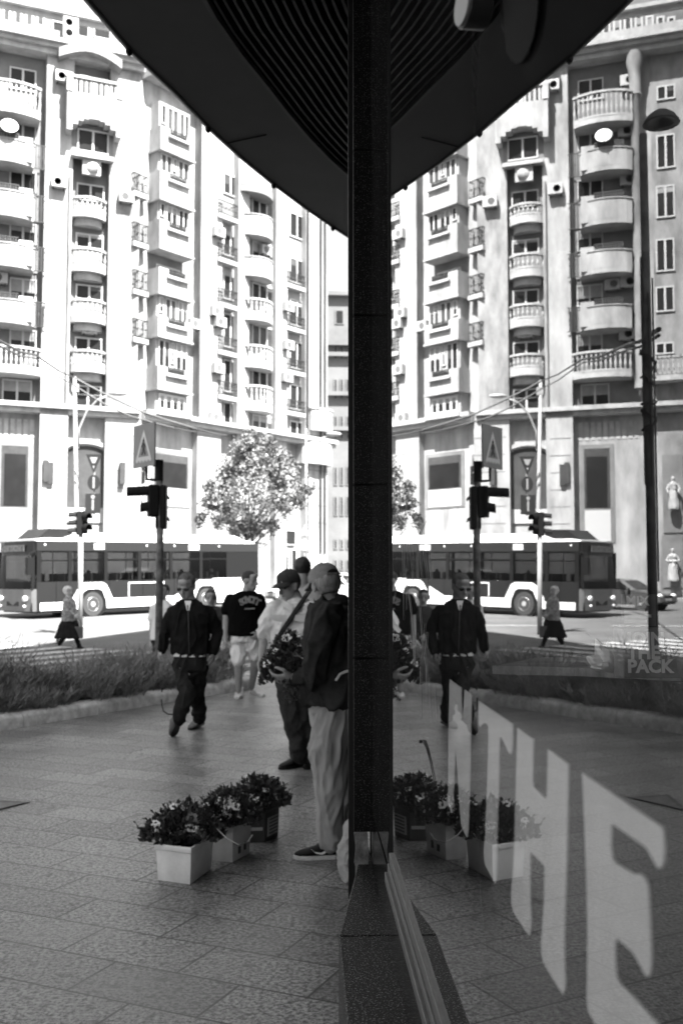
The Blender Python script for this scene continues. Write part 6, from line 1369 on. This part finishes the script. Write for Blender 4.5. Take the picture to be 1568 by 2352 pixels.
zg = Vector((0, 0, 0)); hl = pg(131, 1479, -.13); hl.z = -.04; p.shoe(hl, pg(141, 1484, -.13), M_SHOEB, M_SHOEB, .09, .045); p.shoe(pg(178, 1489, -.13)+Vector((0, 0, .02)), pg(192, 1491, -.13), M_SHOEB, M_SHOEB, .09, .045)
q = px(180, 1452, 25.4); m = MB(); m.box(q-rt.xyz*0-Vector((.12, .05, .16)), q+Vector((.12, .05, .14))); hb = thing('handbag', 'dark square shopping bag carried by the woman on the crossing', 'bag', q-Vector((0, 0, .16))); m.build('bag', mat('dark bag', .06, .7), hb, bevel=.02); MB().tube([q+Vector((-.08, 0, .13)), q+Vector((-.05, 0, .32)), q+Vector((.05, 0, .32)), q+Vector((.08, 0, .13))], .012, n=6).build('handle', M_EYE, hb)

# --- 7. youth beyond the near signal pole
p = Person('young person in white T-shirt half hidden by the near signal pole', 16.6, (366, 1570), -.13)
Bd = W(-.3, -.95); m = MB(); hc = p.J((376, 1359)); p.head(m, hc, W(-.4, -.9), .25); p.limb(m, [(375, 1372), (374, 1386)], [.055, .065]); p.torso(m, [(374, 1384, .1, .08), (372, 1400, .14, .09), (370, 1470, .13, .09)], Bd)
p.limb(m, [(353, 1398), (348, 1438), (347, 1475)], [.045, .037, .028]); p.limb(m, [(391, 1398), (396, 1438), (394, 1475)], [.045, .037, .028]); p.limb(m, [(362, 1480), (360, 1528), (358, 1568)], [.08, .055, .035]); p.limb(m, [(378, 1480), (378, 1528), (377, 1568)], [.08, .055, .035]); p.hand(m, p.J((347, 1473)), Vector((0, 0, -1)), rt, 1.15, .6, 1); p.hand(m, p.J((394, 1473)), Vector((0, 0, -1)), -rt, 1.15, .6, -1)
m.build('body', M_SKIN, p.root, remesh=.012, smooth=True, post=lambda me: smooth_mesh(me, 1, .4)); p.eyes(); p.hair(M_HAIRD, (0, -.08, .15), (.35, .43, .38), lambda x, y, z: (y > .15 and z < .3) or z < -.15)
m = MB(); p.torso(m, [(375, 1379, .08, .08), (374, 1386, .14, .1), (373, 1396, .19, .12), (372, 1430, .19, .13), (370, 1470, .19, .13)], Bd); p.limb(m, [(355, 1397), (350, 1420)], [.08, .075]); p.limb(m, [(390, 1397), (394, 1420)], [.08, .075]); p.cloth('t_shirt', m, M_WTEE, .015, .006, 8, 2)
m = MB(); p.torso(m, [(370, 1462, .16, .12), (370, 1485, .17, .12)], Bd); p.limb(m, [(362, 1485), (360, 1530), (358, 1562)], [.09, .075, .065]); p.limb(m, [(379, 1485), (378, 1530), (377, 1562)], [.09, .075, .065]); p.cloth('trousers', m, M_JKT, .015, .006, 8, 2)
q = pg(359, 1574, -.13); p.shoe(q+fh*.2, q, M_SHOEB, M_SHOEB); q = pg(378, 1574, -.13); p.shoe(q+fh*.2, q, M_SHOEB, M_SHOEB)

# --- 8. woman with a pushchair
p = Person('dark haired woman pushing a stroller, mostly hidden behind the man in the black jacket', 16.6, (497, 1553))
Bd = W(.1, -1); m = MB(); hc = p.J((484, 1372)); p.head(m, hc, W(.1, -.95)+Vector((0, 0, -.2)), .25); p.limb(m, [(484, 1384), (485, 1396)], [.055, .065]); p.torso(m, [(486, 1394, .1, .08), (488, 1412, .15, .1), (490, 1480, .14, .1)], Bd)
p.limb(m, [(466, 1408), (464, 1440, -.1), (485, 1462, -.35)], [.045, .038, .028]); p.limb(m, [(510, 1408), (517, 1440, -.1), (520, 1462, -.35)], [.045, .038, .028]); p.limb(m, [(482, 1485), (484, 1520), (485, 1550)], [.08, .055, .038]); p.limb(m, [(500, 1485), (503, 1520), (506, 1550)], [.08, .055, .038]); p.hand(m, p.J((485, 1462, -.35)), -fh, Vector((0, 0, -1)), 1.15, .8, 1); p.hand(m, p.J((520, 1462, -.35)), -fh, Vector((0, 0, -1)), 1.15, .8, -1)
m.build('body', M_SKIN, p.root, remesh=.012, smooth=True); p.eyes(); p.hair(M_HAIRD, (0, -.08, .08), (.38, .46, .46), lambda x, y, z: y > .15 and z < .34 or z < -.34)
m = MB(); p.torso(m, [(485, 1392, .09, .08), (486, 1400, .17, .11), (487, 1415, .2, .13), (489, 1450, .19, .13), (490, 1490, .2, .14)], Bd); p.limb(m, [(469, 1408), (466, 1438, -.08), (482, 1458, -.3)], [.07, .06, .05]); p.limb(m, [(507, 1408), (515, 1438, -.08), (519, 1458, -.3)], [.07, .06, .05]); p.cloth('blouse', m, M_CAPD, .015, .007, 8, 5)
m = MB(); p.torso(m, [(490, 1480, .17, .13), (491, 1500, .18, .13)], Bd); p.limb(m, [(482, 1500), (484, 1525), (485, 1546)], [.09, .08, .07]); p.limb(m, [(500, 1500), (503, 1525), (506, 1546)], [.09, .08, .07]); p.cloth('trousers', m, M_JEAN, .015, .006, 8, 5)
q = pg(484, 1557); p.shoe(q+fh*.2, q, M_SHOEB, M_SHOEB); q = pg(507, 1557); p.shoe(q+fh*.2, q, M_SHOEB, M_SHOEB)
sq = pg(512, 1562); st = thing('stroller', 'dark stroller with a hooped hood and a child in it beside the planter end', 'stroller', sq)
S = lambda x, y, z: sq+rt*x-fh*y+Vector((0, 0, z))
for x in (-.24, .24):
    for y, r in ((-.32, .13), (.30, .10)):
        Mw = Matrix.Translation(S(x, y, r)) @ rt.to_track_quat('Z', 'Y').to_matrix().to_4x4(); w_ = MB().lathe([(r*.7, -.02), (r, -.018), (r, .018), (r*.7, .02)], n=18, M=Mw).build('wheel', M_TYRE, st); MB().lathe([(.01, -.012), (r*.7, -.008), (r*.7, .008), (.01, .012)], n=18, M=Mw).build('rim', M_RIM, w_)
m = MB()
for x in (-.23, .23): m.tube([S(x, .3, .1), S(x, -.05, .55), S(x*.95, -.45, 1.02)], .016, n=6); m.tube([S(x, -.32, .13), S(x, -.05, .55)], .016, n=6)
m.tube([S(-.22, -.45, 1.02), S(.22, -.45, 1.02)], .018, n=6); m.build('frame', M_GALV, st)
m = MB(); m.prism([S(-.2, -.05+y, z) for y, z in ((-.12, .85), (-.02, .38), (.28, .36), (.28, .42), (.04, .45), (-.06, .86))], rt*.4); m.build('seat', M_SEAT, st, bevel=.02)
m = MB(); A = np.linspace(.0, math.pi, 12); m.loft([[S(.24*math.cos(a), .0+.28*t, .70+.05*t+(.30-.05*t)*math.sin(a)) for a in A] for t in (-.6, -.2, .2, .6)]+[[S(.235*math.cos(a), .0+.28*t, .69+.05*t+(.30-.05*t)*math.sin(a)) for a in A] for t in (.6, .2, -.2, -.6)], cap=False, closed=False); m.build('hood', M_CAPD, st, smooth=True)
cp_ = Person('small child in pale clothes sitting in the stroller', 15.9, (512, 1530), .42); 
m = MB(); c_ = S(0, .03, .74); cp_.head(m, c_, -fh+Vector((0, 0, -.1)), .18); cp_.limb(m, [S(0, .0, .66), S(0, .0, .56)], [.04, .08]); cp_.limb(m, [S(0, .0, .58), S(0, .03, .47)], [.085, .09]); cp_.limb(m, [S(-.08, .05, .6), S(-.12, .12, .52), S(-.06, .2, .52)], [.035, .03, .024]); cp_.limb(m, [S(.08, .05, .6), S(.12, .12, .52), S(.06, .2, .52)], [.035, .03, .024]); cp_.limb(m, [S(-.06, .05, .47), S(-.08, .25, .47), S(-.08, .3, .3)], [.055, .045, .035]); cp_.limb(m, [S(.06, .05, .47), S(.08, .25, .47), S(.08, .3, .3)], [.055, .045, .035]); cp_.hand(m, S(-.06, .2, .52), -fh, Vector((0, 0, -1)), .7, .5, 1); cp_.hand(m, S(.06, .2, .52), -fh, Vector((0, 0, -1)), .7, .5, -1)
m.build('body', M_SKIN, cp_.root, remesh=.009, smooth=True); cp_.hair(M_HAIRD, (0, -.07, .17), (.34, .42, .36), lambda x, y, z: (y > .15 and z < .3) or z < -.05)
m = MB(); cp_.limb(m, [S(0, .01, .60), S(0, .04, .48)], [.095, .105]); cp_.limb(m, [S(-.08, .05, .6), S(-.12, .12, .53), S(-.08, .17, .52)], [.048, .042, .038]); cp_.limb(m, [S(.08, .05, .6), S(.12, .12, .53), S(.08, .17, .52)], [.048, .042, .038]); cp_.cloth('romper', m, M_WTEE, .01, .004, 12, 1); m = MB(); cp_.limb(m, [S(-.06, .08, .47), S(-.08, .26, .475), S(-.08, .3, .34)], [.064, .055, .046]); cp_.limb(m, [S(.06, .08, .47), S(.08, .26, .475), S(.08, .3, .34)], [.064, .055, .046]); cp_.cloth('leggings', m, M_CAPL, .01, .004, 12, 1)
